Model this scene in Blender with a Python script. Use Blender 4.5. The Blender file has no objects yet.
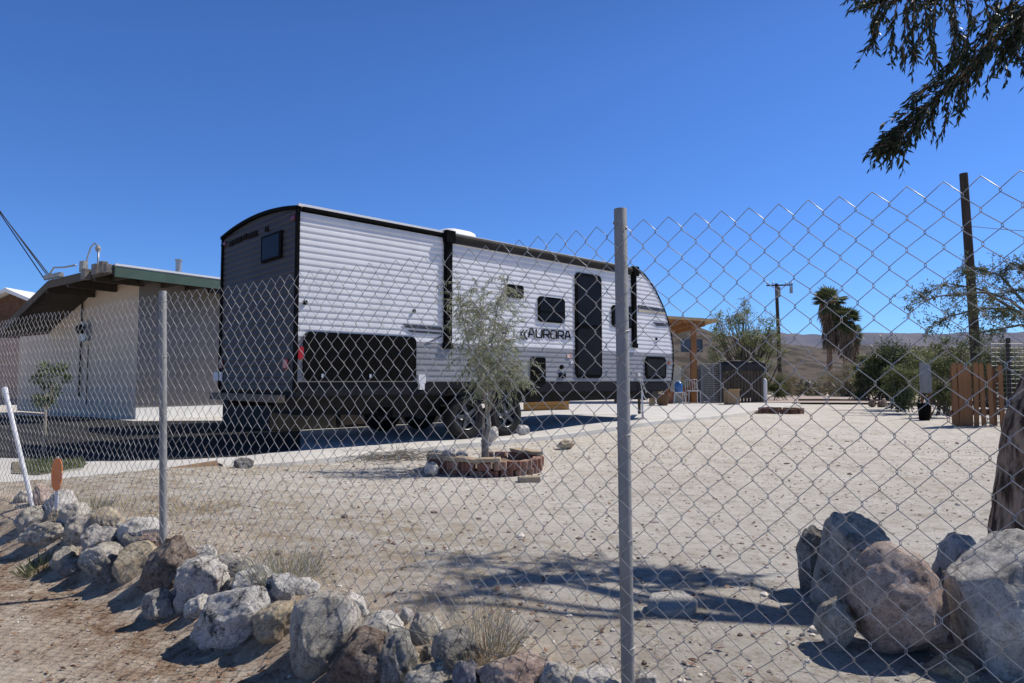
import bpy, bmesh, math, random
import numpy as np
from mathutils import Vector, Matrix, noise

random.seed(11)
RNG = np.random.default_rng(11)
sc = bpy.context.scene
C = sc.collection
R = math.radians

# ------------------------------------------------------------------ camera
F = 668.0
H = 0.93
PITCH = math.atan(38.5 / F)
CP, SP = math.cos(PITCH), math.sin(PITCH)

def at(px, py, Y):
    """world point at depth Y seen where the photograph has pixel (px, py)"""
    dx, dv = (px - 512) / F, (341.5 - py) / F
    t = Y / (CP - SP * dv)
    return Vector((dx * t, Y, H + (SP + CP * dv) * t))

cam_d = bpy.data.cameras.new("camera")
cam = bpy.data.objects.new("camera", cam_d)
C.objects.link(cam)
cam.location = (0, 0, H)
cam.rotation_euler = (math.pi / 2 + PITCH, 0, 0)
cam_d.sensor_width = 36.0
cam_d.lens = 36.0 * F / 1024.0
cam_d.clip_start = 0.05
cam_d.clip_end = 20000
sc.camera = cam

# ------------------------------------------------------------------ light
SUN_EL = R(51)
SUN_H = Vector((0.92, 0.386, 0)).normalized()
world = bpy.data.worlds.new("World")
sc.world = world
world.use_nodes = True
nt = world.node_tree
nt.nodes.clear()
sky = nt.nodes.new("ShaderNodeTexSky")
sky.sky_type = 'NISHITA'
sky.sun_disc = False
sky.sun_elevation = SUN_EL
sky.sun_rotation = math.atan2(SUN_H.x, SUN_H.y)
sky.altitude = 900
sky.air_density = 1.0
sky.dust_density = 0.15
sky.ozone_density = 3.0
hs = nt.nodes.new("ShaderNodeMix")           # deep desert blue (polarised look of the photograph)
hs.data_type = 'RGBA'
hs.blend_type = 'MULTIPLY'
hs.inputs[0].default_value = 1.0
hs.inputs[7].default_value = (0.62, 1.00, 1.64, 1.0)
bg = nt.nodes.new("ShaderNodeBackground")
bg.inputs[1].default_value = 0.088
wo = nt.nodes.new("ShaderNodeOutputWorld")
nt.links.new(sky.outputs[0], hs.inputs[6])
# the sky deepens towards the zenith
geo = nt.nodes.new("ShaderNodeNewGeometry")
sepz = nt.nodes.new("ShaderNodeSeparateXYZ")
nt.links.new(geo.outputs['Incoming'], sepz.inputs[0])
mr = nt.nodes.new("ShaderNodeMapRange")
mr.interpolation_type = 'SMOOTHSTEP'
mr.inputs[1].default_value = -0.92; mr.inputs[2].default_value = -0.40
mr.inputs[3].default_value = 0.0; mr.inputs[4].default_value = 1.0
nt.links.new(sepz.outputs[2], mr.inputs[0])
tint = nt.nodes.new("ShaderNodeMix"); tint.data_type = 'RGBA'
tint.inputs[6].default_value = (0.42, 0.24, 0.12, 1.0)
tint.inputs[7].default_value = (1.0, 1.0, 1.0, 1.0)
nt.links.new(mr.outputs[0], tint.inputs[0])
deep = nt.nodes.new("ShaderNodeMix"); deep.data_type = 'RGBA'; deep.blend_type = 'MULTIPLY'
deep.inputs[0].default_value = 1.0
nt.links.new(hs.outputs[2], deep.inputs[6]); nt.links.new(tint.outputs[2], deep.inputs[7])
nt.links.new(deep.outputs[2], bg.inputs[0])
nt.links.new(bg.outputs[0], wo.inputs[0])
sun_d = bpy.data.lights.new("sun", 'SUN')
sun_d.energy = 5.0
sun_d.angle = R(0.53)
sun_d.color = (1.0, 0.935, 0.85)
sun = bpy.data.objects.new("sun", sun_d)
C.objects.link(sun)
sdir = Vector((SUN_H.x * math.cos(SUN_EL), SUN_H.y * math.cos(SUN_EL), math.sin(SUN_EL)))
sun.rotation_euler = sdir.to_track_quat('Z', 'Y').to_euler()
sun.location = (10, 0, 20)
sc.view_settings.view_transform = 'Standard'
sc.view_settings.look = 'None'
sc.view_settings.exposure = 0
sc.render.engine = 'CYCLES'
sc.render.resolution_x, sc.render.resolution_y = 1024, 683

# ------------------------------------------------------------------ materials
def nodes(m):
    m.use_nodes = True
    t = m.node_tree
    b = t.nodes.get("Principled BSDF")
    return t, b

def col(c):
    return (c[0], c[1], c[2], 1.0)

def M(name, c1, c2=None, scale=4.0, rough=0.8, bump=0.0, bscale=80.0, metal=0.0, spec=0.3,
      contrast=(0.35, 0.65), detail=6.0, stretch=(1, 1, 1)):
    """noise mixed two-tone procedural material"""
    m = bpy.data.materials.new(name)
    t, b = nodes(m)
    b.inputs['Roughness'].default_value = rough
    b.inputs['Metallic'].default_value = metal
    b.inputs['Specular IOR Level'].default_value = spec
    if c2 is None:
        c2 = tuple(v * 0.82 for v in c1)
    tc = t.nodes.new("ShaderNodeTexCoord")
    mp = t.nodes.new("ShaderNodeMapping")
    mp.inputs['Scale'].default_value = stretch
    t.links.new(tc.outputs['Object'], mp.inputs[0])
    n = t.nodes.new("ShaderNodeTexNoise")
    n.inputs['Scale'].default_value = scale
    n.inputs['Detail'].default_value = detail
    t.links.new(mp.outputs[0], n.inputs['Vector'])
    r = t.nodes.new("ShaderNodeValToRGB")
    r.color_ramp.elements[0].position = contrast[0]
    r.color_ramp.elements[1].position = contrast[1]
    r.color_ramp.elements[0].color = col(c1)
    r.color_ramp.elements[1].color = col(c2)
    t.links.new(n.outputs[0], r.inputs[0])
    t.links.new(r.outputs[0], b.inputs['Base Color'])
    if bump:
        n2 = t.nodes.new("ShaderNodeTexNoise")
        n2.inputs['Scale'].default_value = bscale
        n2.inputs['Detail'].default_value = 5
        t.links.new(mp.outputs[0], n2.inputs['Vector'])
        bp = t.nodes.new("ShaderNodeBump")
        bp.inputs['Strength'].default_value = bump
        bp.inputs['Distance'].default_value = 0.02
        t.links.new(n2.outputs[0], bp.inputs['Height'])
        t.links.new(bp.outputs[0], b.inputs['Normal'])
    return m

def leaf_mat(name, dark, light, rough=0.55, trans=0.25, spec=0.3):
    m = bpy.data.materials.new(name)
    t, b = nodes(m)
    a = t.nodes.new("ShaderNodeAttribute")
    a.attribute_name = "tint"
    r = t.nodes.new("ShaderNodeValToRGB")
    r.color_ramp.elements[0].color = col(dark)
    r.color_ramp.elements[1].color = col(light)
    t.links.new(a.outputs['Fac'], r.inputs[0])
    t.links.new(r.outputs[0], b.inputs['Base Color'])
    b.inputs['Roughness'].default_value = rough
    b.inputs['Specular IOR Level'].default_value = spec
    if trans:
        out = t.nodes["Material Output"]
        tr = t.nodes.new("ShaderNodeBsdfTranslucent")
        mx = t.nodes.new("ShaderNodeMixShader")
        mx.inputs[0].default_value = trans
        t.links.new(r.outputs[0], tr.inputs[0])
        t.links.new(b.outputs[0], mx.inputs[1])
        t.links.new(tr.outputs[0], mx.inputs[2])
        t.links.new(mx.outputs[0], out.inputs[0])
    return m

def rock_mat(name, base, dark, light, speck=0.5, vein=0.0, scale=9.0):
    """granite: large tonal patches, dark lichen blotches and fine salt-and-pepper speckle"""
    m = bpy.data.materials.new(name)
    t, b = nodes(m)
    L = t.links.new
    N = t.nodes.new
    b.inputs['Roughness'].default_value = 0.9
    b.inputs['Specular IOR Level'].default_value = 0.15
    tc = N("ShaderNodeTexCoord")
    oi = N("ShaderNodeObjectInfo")
    mul = N("ShaderNodeMath"); mul.operation = 'MULTIPLY'; mul.inputs[1].default_value = 37.0
    L(oi.outputs['Random'], mul.inputs[0])
    add = N("ShaderNodeVectorMath"); add.operation = 'ADD'
    L(tc.outputs['Object'], add.inputs[0]); L(mul.outputs[0], add.inputs[1])
    def noise_n(s, d=6, rough=0.6):
        n = N("ShaderNodeTexNoise"); n.inputs['Scale'].default_value = s
        n.inputs['Detail'].default_value = d; n.inputs['Roughness'].default_value = rough
        L(add.outputs[0], n.inputs['Vector']); return n
    def ramp(src, p0, p1):
        r = N("ShaderNodeMapRange"); r.inputs[1].default_value = p0; r.inputs[2].default_value = p1
        L(src, r.inputs[0]); return r
    def mixc(fac, a, c):
        x = N("ShaderNodeMix"); x.data_type = 'RGBA'
        if hasattr(fac, 'is_linked') or not isinstance(fac, (int, float)):
            L(fac, x.inputs[0])
        else:
            x.inputs[0].default_value = fac
        for s, i in ((a, 6), (c, 7)):
            if isinstance(s, tuple): x.inputs[i].default_value = col(s)
            else: L(s, x.inputs[i])
        return x.outputs[2]
    big = noise_n(scale, 7, 0.65)
    c = mixc(ramp(big.outputs[0], 0.42, 0.62).outputs[0], base, light)
    blot = noise_n(scale * 2.3, 8, 0.72)
    bl = ramp(blot.outputs[0], 0.53, 0.62)
    sm = N("ShaderNodeMath"); sm.operation = 'MULTIPLY'; sm.inputs[1].default_value = speck
    L(bl.outputs[0], sm.inputs[0])
    c = mixc(sm.outputs[0], c, dark)
    fine = noise_n(170.0, 2, 0.5)
    ff = ramp(fine.outputs[0], 0.55, 0.68)
    fm = N("ShaderNodeMath"); fm.operation = 'MULTIPLY'; fm.inputs[1].default_value = 0.5 * speck + 0.15
    L(ff.outputs[0], fm.inputs[0])
    c = mixc(fm.outputs[0], c, dark)
    fine2 = noise_n(120.0, 2, 0.5)
    f2 = ramp(fine2.outputs[0], 0.62, 0.7)
    f2m = N("ShaderNodeMath"); f2m.operation = 'MULTIPLY'; f2m.inputs[1].default_value = 0.5
    L(f2.outputs[0], f2m.inputs[0])
    c = mixc(f2m.outputs[0], c, tuple(min(0.6, v * 1.5) for v in light))
    if vein:
        w = N("ShaderNodeTexWave"); w.inputs['Scale'].default_value = 14; w.inputs['Distortion'].default_value = 9
        w.inputs['Detail'].default_value = 4
        L(add.outputs[0], w.inputs['Vector'])
        wr = ramp(w.outputs['Fac'], 0.45, 0.9)
        wm = N("ShaderNodeMath"); wm.operation = 'MULTIPLY'; wm.inputs[1].default_value = vein
        L(wr.outputs[0], wm.inputs[0])
        c = mixc(wm.outputs[0], c, dark)
    gr = noise_n(64.0, 9, 0.85)
    g1 = N("ShaderNodeMapRange"); g1.inputs[1].default_value = .36; g1.inputs[2].default_value = .64; g1.inputs[3].default_value = .62; g1.inputs[4].default_value = 1.28
    L(gr.outputs[0], g1.inputs[0])
    gm_ = N("ShaderNodeVectorMath"); gm_.operation = 'SCALE'
    L(c, gm_.inputs[0]); L(g1.outputs[0], gm_.inputs['Scale'])
    c = gm_.outputs[0]
    wv = N("ShaderNodeTexNoise"); wv.inputs['Scale'].default_value = 6.0; wv.inputs['Detail'].default_value = 6
    L(add.outputs[0], wv.inputs['Vector'])
    wa = N("ShaderNodeVectorMath"); wa.operation = 'SCALE'; wa.inputs['Scale'].default_value = 0.7
    L(wv.outputs['Color'], wa.inputs[0])
    wb = N("ShaderNodeVectorMath"); wb.operation = 'ADD'; L(add.outputs[0], wb.inputs[0]); L(wa.outputs[0], wb.inputs[1])
    vo = N("ShaderNodeTexVoronoi"); vo.feature = 'DISTANCE_TO_EDGE'; vo.inputs['Scale'].default_value = 2.4
    L(wb.outputs[0], vo.inputs['Vector'])
    ck = N("ShaderNodeMapRange"); ck.inputs[1].default_value = 0.0; ck.inputs[2].default_value = 0.022; ck.inputs[3].default_value = 0.60; ck.inputs[4].default_value = 1.0
    L(vo.outputs['Distance'], ck.inputs[0])
    cs_ = N("ShaderNodeVectorMath"); cs_.operation = 'SCALE'
    L(c, cs_.inputs[0]); L(ck.outputs[0], cs_.inputs['Scale'])
    c = cs_.outputs[0]
    L(c, b.inputs['Base Color'])
    bp = N("ShaderNodeBump"); bp.inputs['Strength'].default_value = 1.0; bp.inputs['Distance'].default_value = 0.014
    h1 = noise_n(26.0, 10, 0.8)
    L(h1.outputs[0], bp.inputs['Height'])
    L(bp.outputs[0], b.inputs['Normal'])
    return m

# ------------------------------------------------------------------ tagging
def tag(o, label=None, cat=None, group=None, kind=None):
    if label: o['label'] = label
    if cat: o['category'] = cat
    if group: o['group'] = group
    if kind: o['kind'] = kind
    return o

def thing(name, label, cat, loc=(0, 0, 0), group=None):
    o = bpy.data.objects.new(name, None)
    C.objects.link(o)
    o.location = loc
    o.empty_display_size = 0.1
    return tag(o, label, cat, group)

def origin_of(parent):
    v = Vector((0, 0, 0))
    while parent is not None:
        v += parent.location
        parent = parent.parent
    return v

def link_mesh(name, me, mat, parent=None, loc=None):
    """me is in world coordinates; loc (world) becomes the object's origin"""
    o = bpy.data.objects.new(name, me)
    C.objects.link(o)
    po = origin_of(parent)
    loc = Vector(loc) if loc is not None else po
    if loc.length > 0:
        me.transform(Matrix.Translation(-loc))
    o.location = loc - po
    if parent is not None: o.parent = parent
    if mat is not None: me.materials.append(mat)
    return o

# ------------------------------------------------------------------ mesh builder
class MB:
    def __init__(s):
        s.v, s.f = [], []
    def add(s, vs, fs):
        n = len(s.v)
        s.v += [tuple(v) for v in vs]
        s.f += [tuple(i + n for i in f) for f in fs]
        return s
    def boxv(s, o, x, y, z):
        """box from corner o with edge vectors x, y, z"""
        o, x, y, z = Vector(o), Vector(x), Vector(y), Vector(z)
        vs = [o, o + x, o + x + y, o + y, o + z, o + x + z, o + x + y + z, o + y + z]
        return s.add(vs, [(0, 3, 2, 1), (4, 5, 6, 7), (0, 1, 5, 4), (1, 2, 6, 5), (2, 3, 7, 6), (3, 0, 4, 7)])
    def box(s, x0, x1, y0, y1, z0, z1):
        return s.boxv((x0, y0, z0), (x1 - x0, 0, 0), (0, y1 - y0, 0), (0, 0, z1 - z0))
    def bar(s, p, q, w, d=None, up=(0, 0, 1)):
        p, q = Vector(p), Vector(q)
        d = w if d is None else d
        t = (q - p).normalized()
        u = Vector(up)
        if abs(t.dot(u)) > 0.95: u = Vector((1, 0, 0))
        sx = t.cross(u).normalized()
        sz = sx.cross(t).normalized()
        return s.boxv(p - sx * w / 2 - sz * d / 2, q - p, sx * w, sz * d)
    def tube(s, path, rad, n=8, cap=True):
        path = [Vector(p) for p in path]
        m = len(path)
        rads = rad if isinstance(rad, (list, tuple)) else [rad] * m
        base = len(s.v)
        prev = None
        for i, p in enumerate(path):
            t = (path[min(i + 1, m - 1)] - path[max(i - 1, 0)])
            t = t.normalized() if t.length > 1e-9 else Vector((0, 0, 1))
            if prev is None:
                u = Vector((0, 0, 1)) if abs(t.z) < 0.9 else Vector((1, 0, 0))
                a = t.cross(u).normalized()
            else:
                a = (prev - t * prev.dot(t))
                a = a.normalized() if a.length > 1e-6 else t.orthogonal().normalized()
            prev = a
            b = t.cross(a)
            for k in range(n):
                th = 2 * math.pi * k / n
                s.v.append(tuple(p + (a * math.cos(th) + b * math.sin(th)) * rads[i]))
        for i in range(m - 1):
            for k in range(n):
                k2 = (k + 1) % n
                s.f.append((base + i * n + k, base + i * n + k2, base + (i + 1) * n + k2, base + (i + 1) * n + k))
        if cap:
            s.f.append(tuple(base + k for k in reversed(range(n))))
            s.f.append(tuple(base + (m - 1) * n + k for k in range(n)))
        return s
    def lathe(s, o, axis, prof, n=24):
        """prof: list of (radius, height along axis)"""
        o, ax = Vector(o), Vector(axis).normalized()
        a = ax.orthogonal().normalized(); b = ax.cross(a)
        base = len(s.v); m = len(prof)
        for r, h in prof:
            for k in range(n):
                th = 2 * math.pi * k / n
                s.v.append(tuple(o + ax * h + (a * math.cos(th) + b * math.sin(th)) * max(r, 1e-4)))
        for i in range(m - 1):
            for k in range(n):
                k2 = (k + 1) % n
                s.f.append((base + i * n + k, base + i * n + k2, base + (i + 1) * n + k2, base + (i + 1) * n + k))
        return s
    def prism(s, pts, ext):
        """closed polygon pts extruded by vector ext"""
        pts = [Vector(p) for p in pts]; e = Vector(ext); n = len(pts)
        vs = pts + [p + e for p in pts]
        fs = [tuple(range(n - 1, -1, -1)), tuple(range(n, 2 * n))]
        fs += [(i, (i + 1) % n, (i + 1) % n + n, i + n) for i in range(n)]
        return s.add(vs, fs)
    def grid(s, rows):
        n = len(rows[0]); base = len(s.v)
        for r in rows: s.v += [tuple(p) for p in r]
        for i in range(len(rows) - 1):
            for k in range(n - 1):
                a = base + i * n + k
                s.f.append((a, a + 1, a + n + 1, a + n))
        return s
    def build(s, name, mat, parent=None, loc=None, smooth=False, fix=True, bevel=0):
        me = bpy.data.meshes.new(name)
        me.from_pydata(s.v, [], s.f)
        if fix:
            bm = bmesh.new(); bm.from_mesh(me)
            bmesh.ops.recalc_face_normals(bm, faces=bm.faces)
            bm.to_mesh(me); bm.free()
        if smooth:
            me.polygons.foreach_set("use_smooth", [True] * len(me.polygons))
        me.update()
        o = link_mesh(name, me, mat, parent, loc)
        if bevel:
            b = o.modifiers.new("bevel", 'BEVEL'); b.width = bevel; b.segments = 2; b.limit_method = 'ANGLE'
        return o

def unit(a):
    return a / np.maximum(np.linalg.norm(a, axis=1, keepdims=True), 1e-9)

def leaves(name, P, D, L, W, mat, parent=None, loc=None, tint=None, flat=None):
    """one mesh of diamond leaves: base points P, directions D, lengths L, widths W"""
    n = len(P)
    D = unit(np.asarray(D, float))
    rnd = RNG.normal(size=(n, 3)) if flat is None else np.asarray(flat, float)
    S = unit(np.cross(D, rnd))
    L = np.broadcast_to(np.asarray(L, float), (n,))[:, None]
    W = np.broadcast_to(np.asarray(W, float), (n,))[:, None]
    V = np.empty((n, 4, 3))
    V[:, 0] = P
    V[:, 1] = P + D * L * 0.45 + S * W * 0.5
    V[:, 2] = P + D * L
    V[:, 3] = P + D * L * 0.45 - S * W * 0.5
    me = bpy.data.meshes.new(name)
    me.vertices.add(4 * n); me.loops.add(4 * n); me.polygons.add(n)
    me.vertices.foreach_set("co", V.reshape(-1))
    me.loops.foreach_set("vertex_index", np.arange(4 * n, dtype=np.int32))
    me.polygons.foreach_set("loop_start", np.arange(0, 4 * n, 4, dtype=np.int32))
    me.polygons.foreach_set("loop_total", np.full(n, 4, dtype=np.int32))
    at_ = me.attributes.new("tint", 'FLOAT', 'FACE')
    tv = RNG.random(n) if tint is None else np.clip(tint, 0, 1)
    at_.data.foreach_set("value", tv.astype(np.float32))
    me.update(calc_edges=True)
    return link_mesh(name, me, mat, parent, loc)

def nz(x, y, z=0.0, s=1.0):
    return noise.noise(Vector((x * s, y * s, z * s)))

def smooth(a, b, x):
    t = min(1.0, max(0.0, (x - a) / (b - a)))
    return t * t * (3 - 2 * t)

# ------------------------------------------------------------------ terrain heights
PL = Vector((-1.667, 3.19, 0))      # left post
PM = Vector((0.283, 1.716, 0))      # main post
DL = (PM - PL).normalized()
DR = Vector((0.705, -0.427, 0)).normalized()
NL = Vector((-DL.y, DL.x, 0))
NR = Vector((-DR.y, DR.x, 0))

def fence_d(x, y):
    """distance to the fence line, positive inside the yard"""
    p = Vector((x, y, 0)) - PM
    a, b = p.dot(NL), p.dot(NR)
    return a if x < PM.x else b

SLAB_P = [(-5.1, 4.6), (-3.67, 5.55), (-3.34, 6.8), (-3.16, 7.25), (-2.59, 7.73), (-1.78, 8.74), (-.96, 9.75), (-.3, 10.35),
          (.65, 11.3), (2.4, 13.0), (3.6, 14.2), (4.8, 15.6), (6.5, 18.2), (9.5, 22.5)]
SLAB_Q = [(-16, 9), (-16, 11), (-15.5, 13), (-15, 15), (-13, 18.5), (-10, 20), (-7, 21), (-5, 21.5),
          (-3, 22), (-1, 22.5), (1, 23), (4, 24.5), (7, 25.5), (11, 27)]
SLAB_POLY = SLAB_P + SLAB_Q[::-1]

def in_poly(x, y, poly):
    c = False
    j = len(poly) - 1
    for i in range(len(poly)):
        xi, yi = poly[i]; xj, yj = poly[j]
        if (yi > y) != (yj > y) and x < (xj - xi) * (y - yi) / (yj - yi) + xi: c = not c
        j = i
    return c

def rise(x, y):
    return 0.11 * smooth(11.0, 13.5, y) * smooth(-1.5, 1.5, x)

def slab_z(x, y):
    return 0.0 + rise(x, y)

def gz(x, y):
    d = fence_d(x, y)
    inside = -0.05 + 0.18 * (1 - smooth(0.5, 3.6, d)) + rise(x, y)
    outside = -0.04 - 0.05 * smooth(0.4, 2.5, -d)
    k = smooth(-0.32, 0.05, d)
    z = outside * (1 - k) + inside * k
    if y < 40:
        z += 0.012 * nz(x, y, 0, 0.9) + 0.008 * nz(x, y, 3, 2.7)
        if y < 12:
            z += 0.004 * nz(x, y, 7, 9.0)
    return z
# ================================================================== SETTING
def axis_steps(segs):
    out = []
    for a, b, st in segs:
        n = max(1, int(round((b - a) / st)))
        out += [a + (b - a) * i / n for i in range(n)]
    out.append(segs[-1][1])
    return out

xs = axis_steps([(-4000, -600, 400), (-600, -60, 60), (-60, -12, 4), (-12, -5, .35), (-5, 4.5, .075), (4.5, 14, .4), (14, 60, 4), (60, 600, 60), (600, 4000, 400)])
ys = axis_steps([(-400, -20, 60), (-20, 0, 2), (0, 8, .075), (8, 16, .25), (16, 40, 1.2), (40, 200, 16), (200, 1000, 100), (1000, 6000, 500)])
rows = []
for y in ys:
    row = []
    for x in xs:
        z = gz(x, y)
        if in_poly(x, y, SLAB_POLY):
            z = min(z, slab_z(x, y)) - 0.14
        row.append((x, y, z))
    rows.append(row)
gm = MB(); gm.grid(rows)

def ground_material():
    m = bpy.data.materials.new("desert_dirt")
    t, b = nodes(m)
    N, L = t.nodes.new, t.links.new
    b.inputs['Roughness'].default_value = 0.95
    b.inputs['Specular IOR Level'].default_value = 0.08
    tc = N("ShaderNodeTexCoord")
    def no(s, d=6, r=0.6, off=0.0, st=(1, 1, 1)):
        mp = N("ShaderNodeMapping"); mp.inputs['Location'].default_value = (off, off * .7, 0); mp.inputs['Scale'].default_value = st
        L(tc.outputs['Object'], mp.inputs[0])
        n = N("ShaderNodeTexNoise"); n.inputs['Scale'].default_value = s; n.inputs['Detail'].default_value = d
        n.inputs['Roughness'].default_value = r
        L(mp.outputs[0], n.inputs['Vector']); return n.outputs[0]
    def rg(src, a, c, lo=0, hi=1):
        r = N("ShaderNodeMapRange"); r.inputs[1].default_value = a; r.inputs[2].default_value = c
        r.inputs[3].default_value = lo; r.inputs[4].default_value = hi
        L(src, r.inputs[0]); return r.outputs[0]
    def mx(f, a, c):
        x = N("ShaderNodeMix"); x.data_type = 'RGBA'
        L(f, x.inputs[0])
        for s, i in ((a, 6), (c, 7)):
            if isinstance(s, tuple): x.inputs[i].default_value = col(s)
            else: L(s, x.inputs[i])
        return x.outputs[2]
    def ml(a, c):
        x = N("ShaderNodeMath"); x.operation = 'MULTIPLY'
        L(a, x.inputs[0])
        if isinstance(c, float): x.inputs[1].default_value = c
        else: L(c, x.inputs[1])
        return x.outputs[0]
    sand = mx(rg(no(1.1, 9, .68), .4, .62), (.635, .592, .525), (.715, .682, .62))
    sand = mx(ml(rg(no(.9, 10, .8, 21), .54, .62), .55), sand, (.47, .385, .305))
    sand = mx(ml(rg(no(3.7, 8, .7, 5), .52, .66), .6), sand, (.430, .372, .304))
    sand = mx(ml(rg(no(13, 8, .78, 7), .53, .60), .8), sand, (.400, .350, .292))
    sand = mx(ml(rg(no(24, 8, .75, 3), .56, .66), .55), sand, (.76, .73, .67))
    sand = mx(ml(rg(no(31, 9, .85, 17), .57, .62), .75), sand, (.23, .165, .12))
    sand = mx(ml(rg(no(55, 4, .6, 2), .55, .7), .5), sand, (.300, .255, .205))
    sand = mx(ml(rg(no(120, 3, .6, 9), .6, .7), .55), sand, (.80, .765, .70))
    a = N("ShaderNodeAttribute"); a.attribute_name = "zone"
    sep = N("ShaderNodeSeparateColor"); L(a.outputs['Color'], sep.inputs[0])
    dirt = mx(rg(no(2.3, 9, .7, 3), .38, .64), (.74, .625, .495), (.84, .74, .61))
    dirt = mx(ml(rg(no(26, 7, .75, 4), .52, .64), .6), dirt, (.37, .275, .20))
    dirt = mx(ml(rg(no(110, 3, .6, 6), .6, .7), .5), dirt, (.66, .58, .49))
    zb = N("ShaderNodeMath"); zb.operation = 'ADD'
    L(sep.outputs[0], zb.inputs[0]); L(rg(no(4.5, 6, .7, 8), .3, .7, -.3, .3), zb.inputs[1])
    c = mx(rg(zb.outputs[0], .3, .7), sand, dirt)
    # red-brown needle litter
    lit = mx(rg(no(60, 6, .75, 1), .42, .6), (.22, .135, .09), (.50, .36, .255))
    zl = ml(sep.outputs[1], rg(no(7, 7, .75, 12), .38, .6))
    c = mx(zl, c, lit)
    # dry straw coloured weeds stubble
    zs = ml(sep.outputs[2], rg(no(6, 7, .75, 15), .45, .6))
    c = mx(zs, c, (.400, .315, .205))
    L(c, b.inputs['Base Color'])
    bp = N("ShaderNodeBump"); bp.inputs['Strength'].default_value = 1.0; bp.inputs['Distance'].default_value = .026
    sm = N("ShaderNodeMath"); sm.operation = 'ADD'
    L(no(46, 10, .82), sm.inputs[0]); L(ml(no(9, 6, .7, 3), 1.1), sm.inputs[1])
    L(sm.outputs[0], bp.inputs['Height'])
    L(bp.outputs[0], b.inputs['Normal'])
    return m

ground = gm.build("ground", ground_material(), fix=False, smooth=True)
tag(ground, kind='structure')
ca = ground.data.color_attributes.new("zone", 'FLOAT_COLOR', 'POINT')
buf = np.zeros((len(ground.data.vertices), 4), np.float32); buf[:, 3] = 1
for i, v in enumerate(ground.data.vertices):
    x, y = v.co.x, v.co.y
    if abs(x) < 15 and -5 < y < 30:
        d = fence_d(x, y)
        rs = 1 - smooth(.05, .7, x)
        buf[i, 0] = 1 - smooth(-.2, .25, d) * (1 - .45 * rs * (1 - smooth(.2, 1.0, d)))
        buf[i, 1] = max(0.0, 1 - abs(d + .38) / .42) * 1.2 + .35 * rs * (1 - smooth(.1, .7, abs(d - .25)))
        buf[i, 2] = .85 * (1 - smooth(.15, 1.5, abs(d - .8))) * (1 - smooth(-.6, .9, x))
        if y > 5:   # strip along the driveway edge
            e = abs(x + 2.9 - (y - 7.0) * .35)
            buf[i, 2] = max(buf[i, 2], .8 * (1 - smooth(.2, 1.1, e)) * (1 - smooth(7.5, 9, y)))
    elif y > 45:
        buf[i, 2] = 0.5
        buf[i, 0] = .45
ca.data.foreach_set("color", buf.reshape(-1))

# driveway slab with its rolled concrete edge
m_conc = M("concrete", (.50, .485, .46), (.59, .575, .545), scale=1.6, rough=.9, bump=.25, bscale=60, contrast=(.3, .7), detail=9)
m_conc_w = M("pale_concrete", (.50, .475, .43), (.58, .56, .52), scale=2.4, rough=.9, bump=.35, bscale=45, contrast=(.35, .7), detail=9)
mb = MB(); rws = []
for p, q in zip(SLAB_P, SLAB_Q):
    rws.append([Vector((p[0] + (q[0] - p[0]) * t, p[1] + (q[1] - p[1]) * t, 0)) for t in [i / 16 for i in range(17)]])
dense = []
for i in range(len(rws) - 1):
    for k in range(4):
        dense.append([a.lerp(b, k / 4) for a, b in zip(rws[i], rws[i + 1])])
dense.append(rws[-1])
for r in dense:
    for p in r: p.z = slab_z(p.x, p.y)
mb.grid(dense)
tag(mb.build("driveway", m_conc, fix=False), kind='structure')

mb = MB(); rws = []
cur = SLAB_P[3:]
fine = []
for i in range(len(cur) - 1):
    for k in range(6):
        fine.append(Vector(cur[i] + (0,)).lerp(Vector(cur[i + 1] + (0,)), k / 6))
fine.append(Vector(cur[-1] + (0,)))
for i, p in enumerate(fine):
    t = (fine[min(i + 1, len(fine) - 1)] - fine[max(i - 1, 0)]).normalized()
    n = Vector((t.y, -t.x, 0))
    z = slab_z(p.x, p.y)
    g = gz(p.x + n.x * .3, p.y + n.y * .3) - .06
    w = .012 * nz(p.x, p.y, 1, 2.5)
    prof = [(-.03, z - .1), (-.03, z + .03), (.02, z + .042), (.15 + w, z + .034), (.185 + w, z + .012), (.2 + w * 2, g)]
    rws.append([Vector((p.x + n.x * a, p.y + n.y * a, h + .006 * nz(p.x, p.y, a * 5, 6))) for a, h in prof])
mb.grid(rws)
tag(mb.build("concrete_curb", m_conc_w, fix=True), 'pale rolled concrete curb between the bare yard and the trailer driveway', 'curb')

# near-black sheet painting the driveway's shade between the concrete and the house
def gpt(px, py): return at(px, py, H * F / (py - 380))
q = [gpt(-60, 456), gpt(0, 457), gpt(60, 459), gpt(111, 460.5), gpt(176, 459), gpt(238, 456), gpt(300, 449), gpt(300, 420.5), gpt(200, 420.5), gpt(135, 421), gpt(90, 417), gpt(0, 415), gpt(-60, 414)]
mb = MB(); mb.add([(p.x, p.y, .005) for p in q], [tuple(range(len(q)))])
tag(mb.build("painted_driveway_shade", M("shade_black", (.016, .016, .0165), (.025, .025, .025), scale=3, rough=.9, bump=.3, bscale=90), fix=False), kind='structure')

# plank edging of the near part of the driveway
mb = MB()
e = [Vector((-4.5, 5.0, 0)), Vector((-3.67, 5.55, 0)), Vector((-3.34, 6.8, 0)), Vector((-3.2, 7.2, 0))]
for a, b in zip(e, e[1:]):
    mb.bar(a + Vector((.04, 0, .005)), b + Vector((.04, -.004, .005)), .05, .13)
tag(mb.build("edging_board", M("weathered_board", (.34, .235, .14), (.25, .165, .10), scale=9, bump=.3)),
    'tan timber edging along the near side of the grey driveway', 'edging')

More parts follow.
